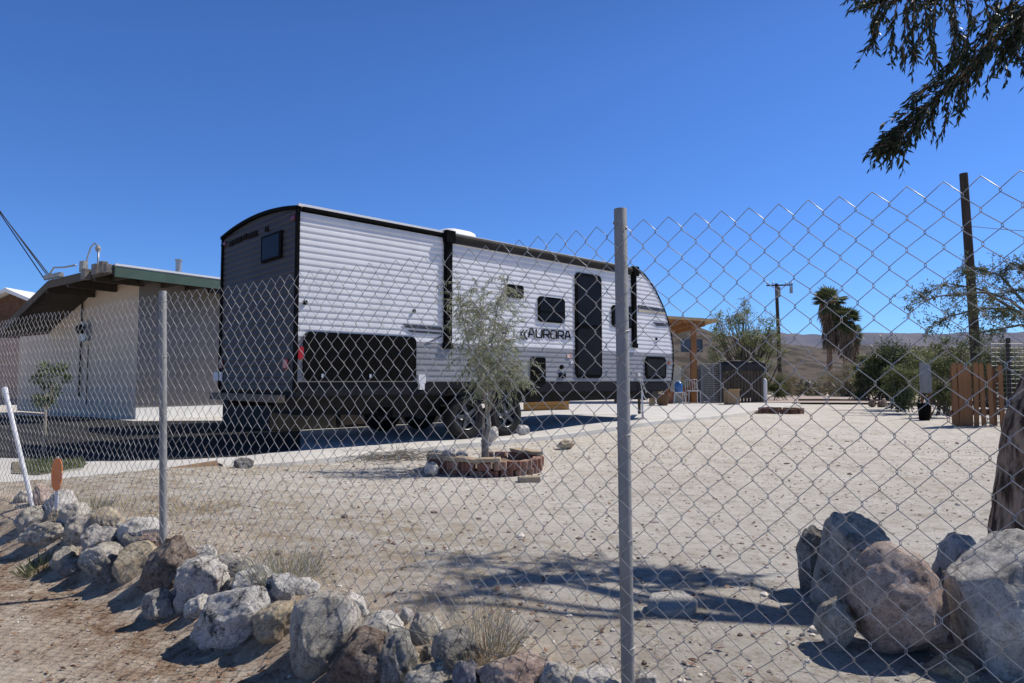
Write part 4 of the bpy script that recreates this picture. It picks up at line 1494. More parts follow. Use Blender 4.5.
st = thing("stool", "white metal stool carrying the blue jug beyond the trailer's nose", "stool", at(680, 402, Yc))
a, b = at(674.5, 392, Yc), at(685.5, 402, Yc)
gs = slab_z(a.x, Yc)
m_wm = M("white_metal", (.66, .67, .68), (.55, .56, .57), rough=.4)
mb = MB(); mb.box(a.x, b.x, Yc, Yc + .36, a.z - .03, a.z)
mb.build("seat", m_wm, st)
for x in (a.x + .02, b.x - .02):
    for y in (Yc + .02, Yc + .34):
        mb = MB(); mb.tube([(x, y, a.z - .03), (x + (.03 if x > a.x + .1 else -.03), y, gs)], .016, 6); mb.build("leg", m_wm, st)
jug = thing("water_jug", "blue water jug with a white top standing on the metal stool", "water jug", ((a.x + b.x) / 2, Yc + .18, a.z))
mb = MB(); mb.lathe(jug.location, (0, 0, 1), [(.001, .001), (.13, .001), (.14, .02), (.14, .1), (.133, .12), (.14, .14), (.14, .26), (.10, .33), (.05, .36)], 18)
mb.build("body", M("blue_plastic", (.035, .12, .32), (.05, .17, .40), rough=.25, spec=.5), jug, smooth=True)
mb = MB(); mb.lathe(jug.location, (0, 0, 1), [(.051, .355), (.05, .41), (.001, .415)], 14); mb.build("cap", m_plate, jug)

# white metal chair with bare legs
chx = at(692, 402, 23.6)
ch = thing("metal_chair", "white metal garden chair with thin legs at the foot of the patio post", "chair", (chx.x, 23.6, slab_z(chx.x, 23.6)))
x0, x1, zs = at(688, 395, 23.6).x, at(700, 395, 23.6).x, slab_z(chx.x, 23.6) + .42
mb = MB(); mb.box(x0, x1, 23.5, 23.92, zs, zs + .025); mb.build("seat", m_wm, ch)
mb = MB()
mb.tube([(x0, 23.92, zs), (x0, 23.99, zs + .42), (x1, 23.99, zs + .42), (x1, 23.92, zs)], .014, 6)
for k in range(4): mb.tube([(x0 + (x1 - x0) * (k + 1) / 5, 23.93, zs), (x0 + (x1 - x0) * (k + 1) / 5, 23.99, zs + .42)], .008, 5)
mb.build("backrest", m_wm, ch)
for x in (x0 + .01, x1 - .01):
    for y in (23.51, 23.9):
        mb = MB(); mb.tube([(x, y, zs), (x, y, slab_z(chx.x, 23.6))], .014, 6); mb.build("leg", m_wm, ch)

# clay pots and timber crates by the trailer's nose
def pot(px, Y, h, r, label, mat):
    p = at(px, 402, Y); z = slab_z(p.x, Y)
    mb = MB(); mb.lathe((p.x, Y, z), (0, 0, 1), [(.001, 0), (r * .66, 0), (r * .9, h * .82), (r, h * .82), (r, h), (r * .86, h), (r * .8, h * .8), (.001, h * .8)], 20)
    o = mb.build("flower_pot", mat, None, loc=(p.x, Y, z), smooth=False)
    return tag(o, label, "flower pot")
m_clay = M("terracotta", (.30, .13, .07), (.23, .10, .055), scale=7, rough=.9)
pot(669.5, 23.4, .42, .17, "terracotta pot with a small plant beside the stool legs", m_clay)
pot(662.5, 21.6, .36, .24, "squat brown pot under the trailer's nose", M("brown_pot", (.15, .09, .05), (.11, .07, .04), rough=.9))
p = at(652.5, 402, 21.8)
mb = MB(); z = slab_z(p.x, 21.8)
mb.box(p.x - .085, p.x + .085, 21.8, 21.97, z, z + .36)
tag(mb.build("timber_block", m_pale_t, None, loc=(p.x, 21.8, z), bevel=.01), "pale upright timber block under the trailer's nose", "timber block")
p = at(686, 398, 24.4); z = slab_z(p.x, 24.4)
cr = thing("wooden_crate", "orange brown wooden crate behind the patio post", "crate", (p.x, 24.6, z))
mb = MB()
for k in range(4): mb.box(p.x - .1, p.x + .55, 24.6, 24.62, z + .02 + k * .14, z + .13 + k * .14)
for k in range(4): mb.box(p.x - .1, p.x + .55, 25.1, 25.12, z + .02 + k * .14, z + .13 + k * .14)
for x in (p.x - .12, p.x + .55):
    mb.box(x, x + .02, 24.6, 25.12, z, z + .57)
mb.build("slat", m_cedar, cr)

# raised timber planter seen under the trailer
a, b = at(524, 412, 18.5), at(569, 400, 18.5)
zb = slab_z((a.x + b.x) / 2, 18.5) - .002
pl = thing("timber_planter_box", "yellow timber box of stacked boards seen under the trailer behind the wheels", "planter box", ((a.x + b.x) / 2, 18.8, zb))
m_yel = M("yellow_timber", (.48, .27, .095), (.40, .22, .075), scale=5, rough=.8, stretch=(.3, 1, 1))
for k in range(2):
    z0 = zb + k * (b.z - zb) / 2
    mb = MB()
    h = (b.z - zb) / 2 - .012
    mb.box(a.x, b.x, 18.5, 18.55, z0, z0 + h); mb.box(a.x, b.x, 19.5, 19.55, z0, z0 + h)
    mb.box(a.x, a.x + .05, 18.552, 19.498, z0, z0 + h); mb.box(b.x - .05, b.x, 18.552, 19.498, z0, z0 + h)
    mb.build("board", m_yel, pl)
mb = MB(); mb.box(a.x + .052, b.x - .052, 18.552, 19.498, zb + .02, b.z - .06); mb.build("soil", M("potting_soil", (.06, .04, .03), rough=1), pl)

# welded wire cage and the tarp covered pallet bin
a, b = at(702, 393, 23.6), at(720, 363.5, 23.6)
cage = thing("wire_cage", "grey welded wire cage beside the dark slatted bin", "cage", (a.x, 23.6, gz(a.x, 23.6)))
m_wire = M("dull_wire", (.16, .17, .18), (.22, .23, .24), rough=.5, metal=.5)
m_gpanel = M("grey_mesh_panel", (.14, .145, .15), (.19, .195, .2), scale=60, rough=.8)
mb = MB()
zg = slab_z(a.x, 23.6)
for k in range(13):
    x = a.x + (b.x - a.x) * k / 12; mb.tube([(x, 23.6, zg), (x, 23.6, b.z)], .006, 4); mb.tube([(x, 24.4, zg), (x, 24.4, b.z)], .006, 4)
for k in range(19):
    z = zg + (b.z - zg) * k / 18; mb.tube([(a.x, 23.6, z), (b.x, 23.6, z)], .006, 4); mb.tube([(a.x, 24.4, z), (b.x, 24.4, z)], .006, 4)
mb.build("wire_mesh", m_wire, cage)
mb = MB()
for x in (a.x, b.x):
    for y in (23.6, 24.4): mb.box(x - .025, x + .025, y - .025, y + .025, zg, b.z + .02)
mb.build("frame", m_wire, cage)
mb = MB(); mb.box(a.x + .05, b.x - .05, 24.44, 24.46, zg + .05, b.z - .05); mb.build("back_panel", m_gpanel, cage)

a, b = at(721, 398, 24.5), at(763, 361, 24.5)
zg = gz(a.x, 24.5) + .05
binn = thing("slatted_bin", "dark slatted timber bin with a black tarp over its top", "bin", ((a.x + b.x) / 2, 24.5, zg))
m_pal = M("grey_brown_pallet", (.105, .085, .065), (.07, .056, .044), scale=7, rough=.95, stretch=(1, 1, .2))
nsl = 13
mb = MB()
for k in range(nsl):
    x = a.x + (b.x - a.x) * k / nsl
    hgt = b.z - .12 + .06 * nz(k, 1, 0, 1.7)
    mb.box(x + .012, x + (b.x - a.x) / nsl - .02, 24.5, 24.53, zg, hgt)
for k in range(8):
    y = 24.55 + k * .15
    for x in (a.x, b.x - .03): mb.box(x, x + .03, y, y + .12, zg, b.z - .12)
mb.box(a.x, b.x, 24.535, 24.58, zg + .25, zg + .35); mb.box(a.x, b.x, 24.535, 24.58, zg + .9, zg + 1.0)
mb.build("slat", m_pal, binn)
rws = []
for j in range(7):
    row = []
    for k in range(25):
        u = k / 24
        x = a.x - .06 + (b.x - a.x + .12) * u
        y = 24.44 + 1.4 * max(0, (j - 2)) / 4 if j >= 2 else 24.44
        z = b.z + .05 * nz(x, y, 2, 2.2) - (0 if j >= 2 else (.17 if j == 1 else .36 + .08 * nz(x, 3, 1, 3.0)))
        row.append((x, y + .03 * nz(x, z, 4, 4.0), z))
    rws.append(row)
mb = MB(); mb.grid(rws)
tp = mb.build("tarp", M("black_tarp", (.022, .022, .022), (.04, .038, .036), scale=4, rough=.6), binn, smooth=True, fix=False)
p = at(766, 392, 24.4)
mb = MB(); zz = gz(p.x, 24.4)
mb.lathe((p.x + .03, 24.6, zz), (0, 0, 1), [(.001, 0), (.08, 0), (.085, .02), (.085, .8), (.07, .88), (.03, .93), (.001, .94)], 20)
tag(mb.build("gas_cylinder", m_plate, None, loc=(p.x, 24.6, zz), smooth=True), "white upright cylinder standing at the right end of the dark slatted bin", "cylinder")
a, b = at(728, 402, 22.4), at(739.5, 391, 22.4)
zz = (slab_z(a.x, 22.4) if in_poly(a.x, 22.4, SLAB_POLY) else gz(a.x, 22.4))
mb = MB(); mb.box(a.x, b.x, 22.4, 22.85, zz, b.z)
bx = tag(mb.build("cardboard_box", M("cardboard", (.33, .235, .14), (.29, .20, .12), rough=.9), None, loc=(a.x, 22.4, zz)), "brown cardboard box in front of the slatted bin", "box")
mb = MB(); mb.boxv((a.x, 22.39, b.z), (b.x - a.x, 0, 0), (0, .0, .004), (0, -.12, .07)); mb.build("flap", bx.data.materials[0], bx)

# fire ring of low dark blocks
p = at(781, 413, 17.6); zz = gz(p.x, 17.6)
ring = thing("fire_ring", "low ring of dark brown blocks lying on the dirt near the road", "fire ring", (p.x, 17.6, zz))
m_dbr = M("dark_brown_block", (.10, .055, .04), (.15, .09, .065), scale=9, rough=.95, bump=.3)
n = 14
blk0 = None
for k in range(n):
    th = 2 * math.pi * k / n
    if blk0 is None:
        mb = MB(); mb.boxv((-.095, -.06, -.03), (.19, 0, 0), (0, .12, 0), (0, 0, .17))
        blk0 = mb.build("block", m_dbr, None, bevel=.012); o = blk0
        o.parent = ring
    else:
        o = blk0.copy(); C.objects.link(o)
    o.location = (.5 * math.cos(th), .5 * math.sin(th), random.uniform(-.01, .01)); o.rotation_euler = (random.uniform(-.05, .05), random.uniform(-.05, .05), th + math.pi / 2)

# railway sleeper along the road
a, b = at(800, 396, 26), at(885, 395.5, 26)
mb = MB(); za = gz(a.x, 26)
mb.box(a.x, a.x + 1.55, 26, 26.18, za - .03, za + .13); mb.box(a.x + 1.58, b.x, 26.02, 26.2, za - .03, za + .12)
tag(mb.build("timber_sleeper", M("dark_sleeper", (.055, .042, .034), (.085, .065, .05), scale=6, rough=.95, stretch=(.2, 1, 1)), None, loc=(a.x, 26, za), bevel=.01),
    "long dark timber sleeper lying along the far side of the road", "sleeper")

# picket fence
Yk = 12.9
pf = thing("picket_fence", "short run of reddish brown wooden pickets with gaps at the right", "picket fence", at(978, 421, Yk))
x0, x1 = at(955, 421, Yk).x, at(1004, 421, Yk).x
g0 = gz(x0, Yk)
pk0 = None
spots = [(956, 363, 0), (961.5, 363.5, 0), (966.5, 364, 0), (971.5, 366, .1), (976, 362.5, 0), (983.5, 363, 0), (991.5, 363.5, 0), (1002, 365, 0)]
m_pick = M("red_brown_picket", (.27, .135, .06), (.17, .085, .04), scale=7, rough=.85, stretch=(1, 1, .2), bump=.15)
for px, py, dy in spots:
    if pk0 is None:
        mb = MB(); mb.prism([(-.044, 0, 0), (.044, 0, 0), (.044, 0, 1.13), (.03, 0, 1.16), (-.03, 0, 1.16), (-.044, 0, 1.13)], (0, .02, 0))
        pk0 = mb.build("picket", m_pick, None); o = pk0; o.parent = pf
    else:
        o = pk0.copy(); C.objects.link(o)
    x = at(px, 400, Yk).x
    o.location = Vector((x, Yk + dy * .3, g0)) - pf.location
    o.scale = (1, 1, (at(px, py, Yk).z - g0) / 1.16)
    o.rotation_euler = (0, random.uniform(-.02, .02), random.uniform(-.1, .1))
for z in (.22, .86):
    mb = MB(); mb.box(x0 - .05, x1 + .05, Yk + .035, Yk + .07, g0 + z, g0 + z + .085); mb.build("rail", m_brownw, pf)
for px in (959, 997):
    x = at(px, 400, Yk).x
    mb = MB(); mb.box(x - .045, x + .045, Yk + .075, Yk + .165, g0 - .1, g0 + 1.12); mb.build("post", m_brownw, pf)

# grid wire fence behind it
wf = thing("wire_fence", "thin grid wire fence with a steel post behind the picket fence", "wire fence", at(1009, 415, 14))
mb = MB(); p = at(1009, 338, 14); g0 = gz(p.x, 14)
mb.box(p.x - .03, p.x + .03, 14, 14.06, g0, p.z); mb.build("post", m_steel, wf)
mb = MB(); p2 = at(1060, 338, 14)
mb.box(p2.x - .03, p2.x + .03, 14, 14.06, g0, p.z); mb.build("post", m_steel, wf)
mb = MB()
zt_ = at(1009, 346, 14).z; xL, xR = at(990, 340, 14).x, p2.x
for k in range(18): mb.tube([(xL, 13.98, g0 + .05 + (zt_ - g0) * k / 17), (xR, 13.98, g0 + .05 + (zt_ - g0) * k / 17)], .005, 4)
n = int((xR - xL) / .1)
for k in range(n): mb.tube([(xL + .1 * k, 13.985, g0 + .05), (xL + .1 * k, 13.985, zt_ + .05)], .004, 4)
mb.build("wire_grid", m_wire, wf)

# whitish panel and black tub
a, b = at(920.5, 393, 15), at(934, 362, 15); g0 = gz(a.x, 15)
pn = thing("sheet_panel", "weathered grey white panel standing upright among the bushes left of the pickets", "panel", (a.x, 15, g0))
mb = MB(); mb.prism([(a.x, 15, a.z), (b.x, 15.1, a.z), (b.x - .01, 15.1, b.z - .08), (a.x + .01, 15, b.z)], (0, .03, 0))
mb.build("sheet", M("weathered_white_sheet", (.25, .255, .255), (.18, .185, .185), scale=5, rough=.7), pn)
for x, y in ((a.x + .04, 15.035), (b.x - .06, 15.12)):
    mb = MB(); mb.box(x, x + .04, y, y + .04, g0 - .05, b.z - .1); mb.build("stake", m_brownw, pn)
p = at(930, 412, 14.3); g0 = gz(p.x, 14.3)
mb = MB(); mb.lathe((p.x, 14.5, g0), (0, 0, 1), [(.001, 0), (.10, 0), (.13, .34), (.14, .34), (.14, .37), (.12, .37), (.10, .06), (.001, .06)], 20)
tag(mb.build("black_tub", m_black, None, loc=(p.x, 14.5, g0)), "black plastic tub standing below the weathered panel", "tub")

# utility poles
m_pole = M("creosoted_pole", (.035, .027, .022), (.06, .047, .038), scale=9, rough=.95, stretch=(1, 1, .1))
Yu = 62
p = at(780, 376, Yu); tpz = at(779, 283.5, Yu).z
up_ = thing("utility_pole", "distant utility pole with a crossarm and transformer left of the palms", "utility pole", (p.x, Yu, 0))
mb = MB(); mb.tube([(p.x, Yu, -.3), (p.x - .05, Yu, tpz * .5), (p.x - .15, Yu, tpz)], [.2, .17, .14], 10); mb.build("pole", m_pole, up_)
a, b = at(766.5, 285.5, Yu - .2), at(792.5, 285, Yu - .2)
mb = MB(); mb.bar(a, b, .1, .13); mb.build("crossarm", m_pole, up_)
for px in (767.5, 773, 786, 790, 792):
    q = at(px, 285, Yu - .2)
    mb = MB(); mb.lathe(q, (0, 0, 1), [(.04, .06), (.07, .14), (.05, .2), (.07, .26), (.001, .32)], 8); mb.build("insulator", m_met, up_)
q = at(778.2, 297, Yu - .4)
mb = MB(); mb.lathe(q, (0, 0, 1), [(.001, 0), (.2, 0), (.22, .05), (.22, .9), (.15, 1.0), (.001, 1.02)], 14); mb.build("transformer", M("grey_transformer", (.10, .105, .115), (.13, .135, .145), rough=.5), up_)
q = at(791, 288, Yu - .2)
mb = MB(); mb.box(q.x - .1, q.x + .1, Yu - .35, Yu - .1, q.z - .5, q.z + .15); mb.build("cutout", m_met, up_)

Yu = 21.5
pt, pb = at(963.5, 173.5, Yu), at(978.5, 392, Yu)
p2 = thing("utility_pole", "tall dark leaning wooden pole without crossarm behind the feathery tree", "utility pole", (pb.x, Yu, gz(pb.x, Yu)))
mb = MB(); mb.tube([pb - Vector((0, 0, .5)), pb.lerp(pt, .5), pt], [.155, .135, .12], 12); mb.build("pole", m_pole, p2)
mb = MB()
A_ = pb.lerp(pt, .755) + Vector((.1, 0, 0)); B_ = at(1120, 231, Yu + 3)
mb.tube([A_.lerp(B_, t / 8) - Vector((0, 0, .12 * math.sin(math.pi * t / 8))) for t in range(9)], .012, 5)
mb.build("wire", m_cable, p2)

# leaning white stake and the orange reflector
b_ = at(31, 499, 4.32); t_ = at(4.5, 388, 4.42)
mb = MB(); mb.tube([b_ - (t_ - b_).normalized() * .14, t_], .0135, 12)
mb.tube([t_ - (t_ - b_).normalized() * .045, t_ + (t_ - b_).normalized() * .002], .0165, 12)
tag(mb.build("marker_pole", M("white_pvc", (.74, .75, .77), (.62, .63, .65), scale=6, rough=.4), None, loc=b_, smooth=False),
    "thin white pole leaning left among the rocks at the left edge", "pole")
b_ = at(55, 522, 3.86); t_ = at(54.5, 458.5, 3.86)
ref = thing("reflector_stake", "oval orange reflector on a thin white stake among the left rocks", "reflector", b_)
k = 3.86 / F
mb = MB(); mb.box(b_.x - .009, b_.x + .009, 3.863, 3.869, gz(b_.x, 3.86) - .06, t_.z - .03)
mb.tube([(b_.x, 3.866, t_.z - .03), (b_.x, 3.866, t_.z + .012)], .004, 6)
mb.build("stake", M("white_fibreglass", (.66, .67, .70), rough=.5), ref)
cz = at(54.5, 474.5, 3.86).z; w, h = 5.4 * k, 16 * k
pts = []
for i in range(32):
    th = 2 * math.pi * i / 32
    x = math.copysign(abs(math.cos(th)) ** .8, math.cos(th)) * w; z = math.copysign(abs(math.sin(th)) ** .85, math.sin(th)) * h
    pts.append((b_.x + x, 3.858, cz + z))
mb = MB(); mb.prism(pts, (0, .005, 0))
mb.build("reflector", M("faded_orange_plastic", (.78, .27, .10), (.68, .22, .085), scale=9, rough=.45), ref)

# dark shed added behind the trailer to throw shade on the driveway
sh = thing("added_shade_shed", "dark shed added behind the trailer to shade the driveway, glimpsed below its floor left of the wheels", "shed", T(3.2, -4.6, 0))
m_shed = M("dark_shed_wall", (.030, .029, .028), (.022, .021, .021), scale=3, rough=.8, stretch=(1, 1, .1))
s0, s1, ta, tb = 1.25, 5.5, -TW - 1.0, -TW - 3.3
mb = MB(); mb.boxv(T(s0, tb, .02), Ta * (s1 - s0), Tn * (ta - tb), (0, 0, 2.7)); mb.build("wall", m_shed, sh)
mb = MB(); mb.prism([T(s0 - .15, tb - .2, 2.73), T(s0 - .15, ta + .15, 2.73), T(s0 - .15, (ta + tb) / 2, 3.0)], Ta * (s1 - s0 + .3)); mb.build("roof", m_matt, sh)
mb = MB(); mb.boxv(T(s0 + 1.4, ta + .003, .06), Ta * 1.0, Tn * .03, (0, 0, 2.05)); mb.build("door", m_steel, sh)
# ================================================================== VEGETATION
m_bark = M("rough_brown_bark", (.060, .038, .025), (.36, .25, .175), scale=40, rough=.95, bump=1.0, bscale=46, contrast=(.40, .60), stretch=(1, 1, .25))
m_twig = M("grey_twig", (.15, .125, .10), (.09, .075, .06), scale=14, rough=.95)
m_stem = M("pale_grey_stem", (.42, .365, .29), (.27, .23, .18), scale=26, rough=.95, bump=.4, stretch=(1, 1, .3))

# ---- the shade tree at the right edge: trunk in view, weeping branches overhead
lf_dark = leaf_mat("weeping_leaf", (.014, .022, .012), (.060, .080, .036), rough=.45, trans=.2)
TB = at(1010, 545, 2.75); TB.z = gz(TB.x, TB.y) - .03
tree = thing("shade_tree", "rough barked tree at the right edge with dark weeping branches hanging from the top", "tree", TB)
q1 = at(1023, 440, 2.75); q2 = at(1043, 380, 2.76)
trunk = [TB - Vector((.01, 0, .1)), TB + Vector((0, 0, .03)), TB.lerp(q1, .5) - Vector((.012, 0, 0)), q1, q2, q2 + Vector((.30, .04, .5)), q2 + Vector((.62, .1, 1.0)), q2 + Vector((.9, .2, 1.6)), q2 + Vector((1.1, .4, 2.1))]
rad = [.115, .088, .078, .076, .075, .072, .068, .062, .05]
mb = MB()
# resample with bumps
pts, rr_ = [], []
for i in range(len(trunk) - 1):
    for k in range(8):
        t = k / 8
        pts.append(trunk[i].lerp(trunk[i + 1], t)); rr_.append((rad[i] + (rad[i + 1] - rad[i]) * t))
mb.tube(pts, rr_, 28)
for i, v in enumerate(mb.v):
    ring = i // 28
    c = pts[min(ring, len(pts) - 1)]
    d = Vector(v) - c
    f = 1 + .16 * noise.noise(Vector((v[0] * 14, v[1] * 14, v[2] * 3.2))) + .16 * noise.noise(Vector((v[0] * 42, v[1] * 42, v[2] * 14)))
    mb.v[i] = tuple(c + d * f)
mb.build("trunk", m_bark, tree, smooth=True)

class Crown:
    """collects twigs (tubes) and leaves"""
    def __init__(s): s.P, s.D, s.L, s.W, s.T = [], [], [], [], []; s.mb = MB()
    def leaf(s, p, d, l, w, t): s.P.append(tuple(p)); s.D.append(tuple(d)); s.L.append(l); s.W.append(w); s.T.append(t)
    def done(s, name, mat, bmat, parent, bname="branch"):
        if s.P: leaves(name, np.array(s.P), np.array(s.D), np.array(s.L), np.array(s.W), mat, parent, tint=np.array(s.T))
        if s.mb.v: s.mb.build(bname, bmat, parent, smooth=True, fix=False)

rnd = random.Random(4)
def rv(s=1.0): return Vector((rnd.gauss(0, s), rnd.gauss(0, s), rnd.gauss(0, s)))
cr = Crown()
def strand(p, d, length, droop, leaf_l=(.045, .075), leaf_w=.0125, step=.0105, rad=.004, end_d=None, tone=0.5):
    """a weeping branchlet: its direction bends downwards, leaves all along it"""
    n = max(3, int(length / .03))
    d = d.normalized(); path = [p.copy()]
    q = p.copy(); dirs = []
    for i in range(n):
        d = (d + Vector((0, 0, -droop * .03)) + rv(.045)).normalized()
        dirs.append(d.copy())
        q = q + d * (length / n); path.append(q.copy())
    cr.mb.tube(path, [rad * (1 - .75 * i / n) for i in range(n + 1)], 4, cap=False)
    m = int(length / step)
    for j in range(m):
        f = (j + rnd.random()) / m
        i = min(n - 1, int(f * n)); b = path[i].lerp(path[i + 1], f * n - i)
        ld = (dirs[i] * rnd.uniform(.6, 1.2) + rv(.36) + Vector((0, 0, -.30))).normalized()
        l = rnd.uniform(*leaf_l) * (1 - .25 * f)
        cr.leaf(b, ld, l, leaf_w * rnd.uniform(.75, 1.25), min(1, max(0, rnd.gauss(tone, .25))))
    return path

limbs = []
# big limb sweeping in from the trunk and hanging towards the lower left of the view
spine = [q2 + Vector((1.1, .4, 2.1)), at(1120, -75, 3.82), at(1032, 5, 3.72), at(978, 58, 3.67), at(938, 98, 3.62), at(906, 128, 3.59), at(889, 146, 3.57)]
cr.mb.tube(spine, [.04, .024, .014, .010, .007, .005, .003], 8)
def along(sp, f):
    x = f * (len(sp) - 1); i = min(len(sp) - 2, int(x)); return sp[i].lerp(sp[i + 1], x - i), (sp[i + 1] - sp[i]).normalized()
for k in range(185):
    f = .28 + .70 * (k / 185)
    p, d = along(spine, f)
    taper = 1.15 - f
    side = rv(1.0); side -= d * side.dot(d)
    p = p + side.normalized() * abs(rnd.gauss(0, .10)) * taper
    strand(p, d * 1.0 + side.normalized() * .45 + Vector((0, 0, -.15)), rnd.uniform(.09, .26) * (.5 + taper * .9), 1.2)
for k in range(26):
    p, d = along(spine, rnd.uniform(.90, 1.0))
    strand(p + rv(.02), d + rv(.22), rnd.uniform(.05, .11), .8)
# second limb, nearer the top edge, with separate hanging strands
sp2 = [at(1060, -60, 3.82), at(985, -30, 3.72), at(935, -22, 3.67), at(900, -10, 3.62), at(876, 0, 3.60)]
cr.mb.tube(sp2, [.02, .014, .009, .006, .003], 8)
for k in range(46):
    f = rnd.uniform(.25, 1.0); p, d = along(sp2, f)
    strand(p + rv(.02), d + rv(.3) + Vector((-.1, 0, -.1)), rnd.uniform(.08, .2), 1.0)
for px, py, ln, ex in ((897, 4, .50, -.10), (889, 2, .42, -.22), (905, 4, .40, -.02), (914, 0, .54, -.04), (924, 2, .46, .05), (908, -6, .5, -.08), (936, 0, .5, -.02), (947, 4, .46, .05),
                       (931, 10, .35, -.1), (955, 4, .5, -.05), (968, 0, .5, .1), (984, -5, .55, .0), (1000, -4, .5, -.1), (1015, -8, .55, -.1), (1022, 10, .35, -.15),
                       (1034, -6, .5, -.2), (1046, 0, .45, -.1), (975, 20, .4, -.2), (1028, 20, .25, -.3), (883, -4, .3, -.12)):
    p = at(px, py, 3.64 + rnd.uniform(-.08, .1))
    path_ = strand(p, Vector((ex * 2.2, rnd.gauss(0, .1), -1)), ln * .85, .6)
    for q in range(5):
        i = rnd.randrange(1, len(path_) - 2)
        strand(path_[i], (path_[i + 1] - path_[i]).normalized() + rv(.4), rnd.uniform(.06, .14), 1.0)
# right-hand mass
for k in range(60):
    p = at(rnd.uniform(985, 1060), rnd.uniform(-30, 40), 3.72 + rnd.uniform(-.15, .2))
    strand(p, Vector((-.5, 0, -.7)) + rv(.35), rnd.uniform(.1, .24), 1.0)
# the rest of the crown above the frame, which throws the dappled shade on the dirt
def bough(c, r, n):
    top = trunk[-1]
    cr.mb.tube([top, top.lerp(c, .5) + Vector((0, 0, .12)), c], [.04, .025, .008], 6)
    for k in range(n):
        v = rv(1).normalized() * r * rnd.random() ** .5
        v.z *= .55
        strand(c + v, rv(.6) + Vector((-.3, 0, -.4)), rnd.uniform(.15, .3), 1.0, step=.014)
def caster(px, py, h):
    """place on the sun ray through the ground point seen at (px, py)"""
    Y = 2.7
    for _ in range(6):
        g = at(px, py, Y); Y = (H - gz(g.x, g.y)) * F / (py - 380)
    g = at(px, py, Y)
    return g + sdir * ((h - g.z) / sdir.z)
for px, py, h, r, n in ((560, 562, 3.1, .12, 26), (520, 572, 3.1, .13, 30), (470, 556, 3.2, .12, 30), (478, 588, 3.2, .12, 22), (436, 596, 3.25, .12, 18), (600, 560, 3.1, .10, 16)):
    c = caster(px, py, h + .28)
    bough(c, r, n)
for k in range(8):
    c = trunk[-1] + Vector((rnd.uniform(1.2, 2.4), rnd.uniform(-.2, 1.2), rnd.uniform(.0, .9)))
    bough(c, .3, 9)
cr.done("foliage", lf_dark, m_bark, tree)

# ---- generic clump foliage --------------------------------------------------
def clumps(cr, base, centres, per, leaf_l, leaf_w, spread=.55, updir=.25, stem_r=.02, tone=.5, flat=1.0, shell=.6, down=0.0, foot=0.0):
    for (c, r) in centres:
        c = Vector(c)
        mid = base.lerp(c, .5) + rv(.05 * r)
        b0 = base + Vector((rnd.gauss(0, foot), rnd.gauss(0, foot), 0)); mid = b0.lerp(c, .5) + rv(.05 * r)
        cr.mb.tube([b0, mid, c], [stem_r, stem_r * .6, stem_r * .2], 5, cap=False)
        for k in range(max(3, int(per / 40))):
            e = c + rv(.55 * r)
            cr.mb.tube([mid.lerp(c, rnd.uniform(.3, 1)), e], [stem_r * .25, stem_r * .08], 4, cap=False)
        ct = rnd.gauss(0, .12)
        for k in range(per):
            v = rv(1).normalized()
            rr = r * (shell + (1 - shell) * rnd.random()) * rnd.random() ** .35
            p = c + Vector((v.x * rr, v.y * rr, v.z * rr * flat))
            d = (v * spread + rv(.6) + Vector((0, 0, updir - down)))
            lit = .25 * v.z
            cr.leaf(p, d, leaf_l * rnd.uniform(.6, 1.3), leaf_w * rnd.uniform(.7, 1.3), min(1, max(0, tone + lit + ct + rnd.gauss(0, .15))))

# ---- small willow-like tree in the brick planter ------------------------------
PY = 7.4
pb_ = at(487, 462, PY); gy = gz(pb_.x, PY)
lf_grey = leaf_mat("grey_green_leaf", (.140, .158, .092), (.390, .420, .280), rough=.5, trans=.4)
sap = thing("young_tree", "young grey green tree with drooping narrow leaves growing from the brick planter", "tree", (pb_.x, PY, gy))
cr = Crown()
fork = at(488, 414, PY)
mb = MB()
mb.tube([(pb_.x - .01, PY, gy - .05), at(486, 440, PY), at(489, 425, PY), fork], [.036, .029, .026, .024], 10)
mb.tube([(pb_.x - .05, PY + .03, gy), at(483, 435, PY + .02), at(484, 418, PY + .02), fork + Vector((-.02, 0, .04))], [.018, .015, .013, .010], 8)
for i, v in enumerate(mb.v): mb.v[i] = tuple(Vector(v) + Vector((nz(v[2] * 9, 1), nz(v[2] * 9, 5), 0)) * .012)
mb.build("trunk", m_stem, sap, smooth=True)
def sapling_branch(pxs, y0, r0):
    path_ = [at(px, py, PY + dy) for px, py, dy in pxs]
    path_ = [y0] + path_
    n = len(path_)
    cr.mb.tube(path_, [r0 * (1 - .85 * i / (n - 1)) for i in range(n)], 6, cap=False)
    return path_
BR = [sapling_branch([(481, 385, 0), (470, 350, .05), (463, 318, .1), (458, 296, .1)], fork, .018),
      sapling_branch([(490, 380, .1), (492, 340, .15), (498, 305, .15), (507, 280, .2)], fork, .018),
      sapling_branch([(496, 388, -.1), (503, 350, -.2), (506, 325, -.25)], fork, .014),
      sapling_branch([(484, 390, -.1), (478, 360, -.3), (480, 330, -.35), (484, 305, -.3)], fork, .014),
      sapling_branch([(487, 388, .2), (484, 350, .4), (478, 310, .45)], fork, .014),
      sapling_branch([(500, 392, .0), (508, 374, .0), (514, 364, .0)], fork, .010)]
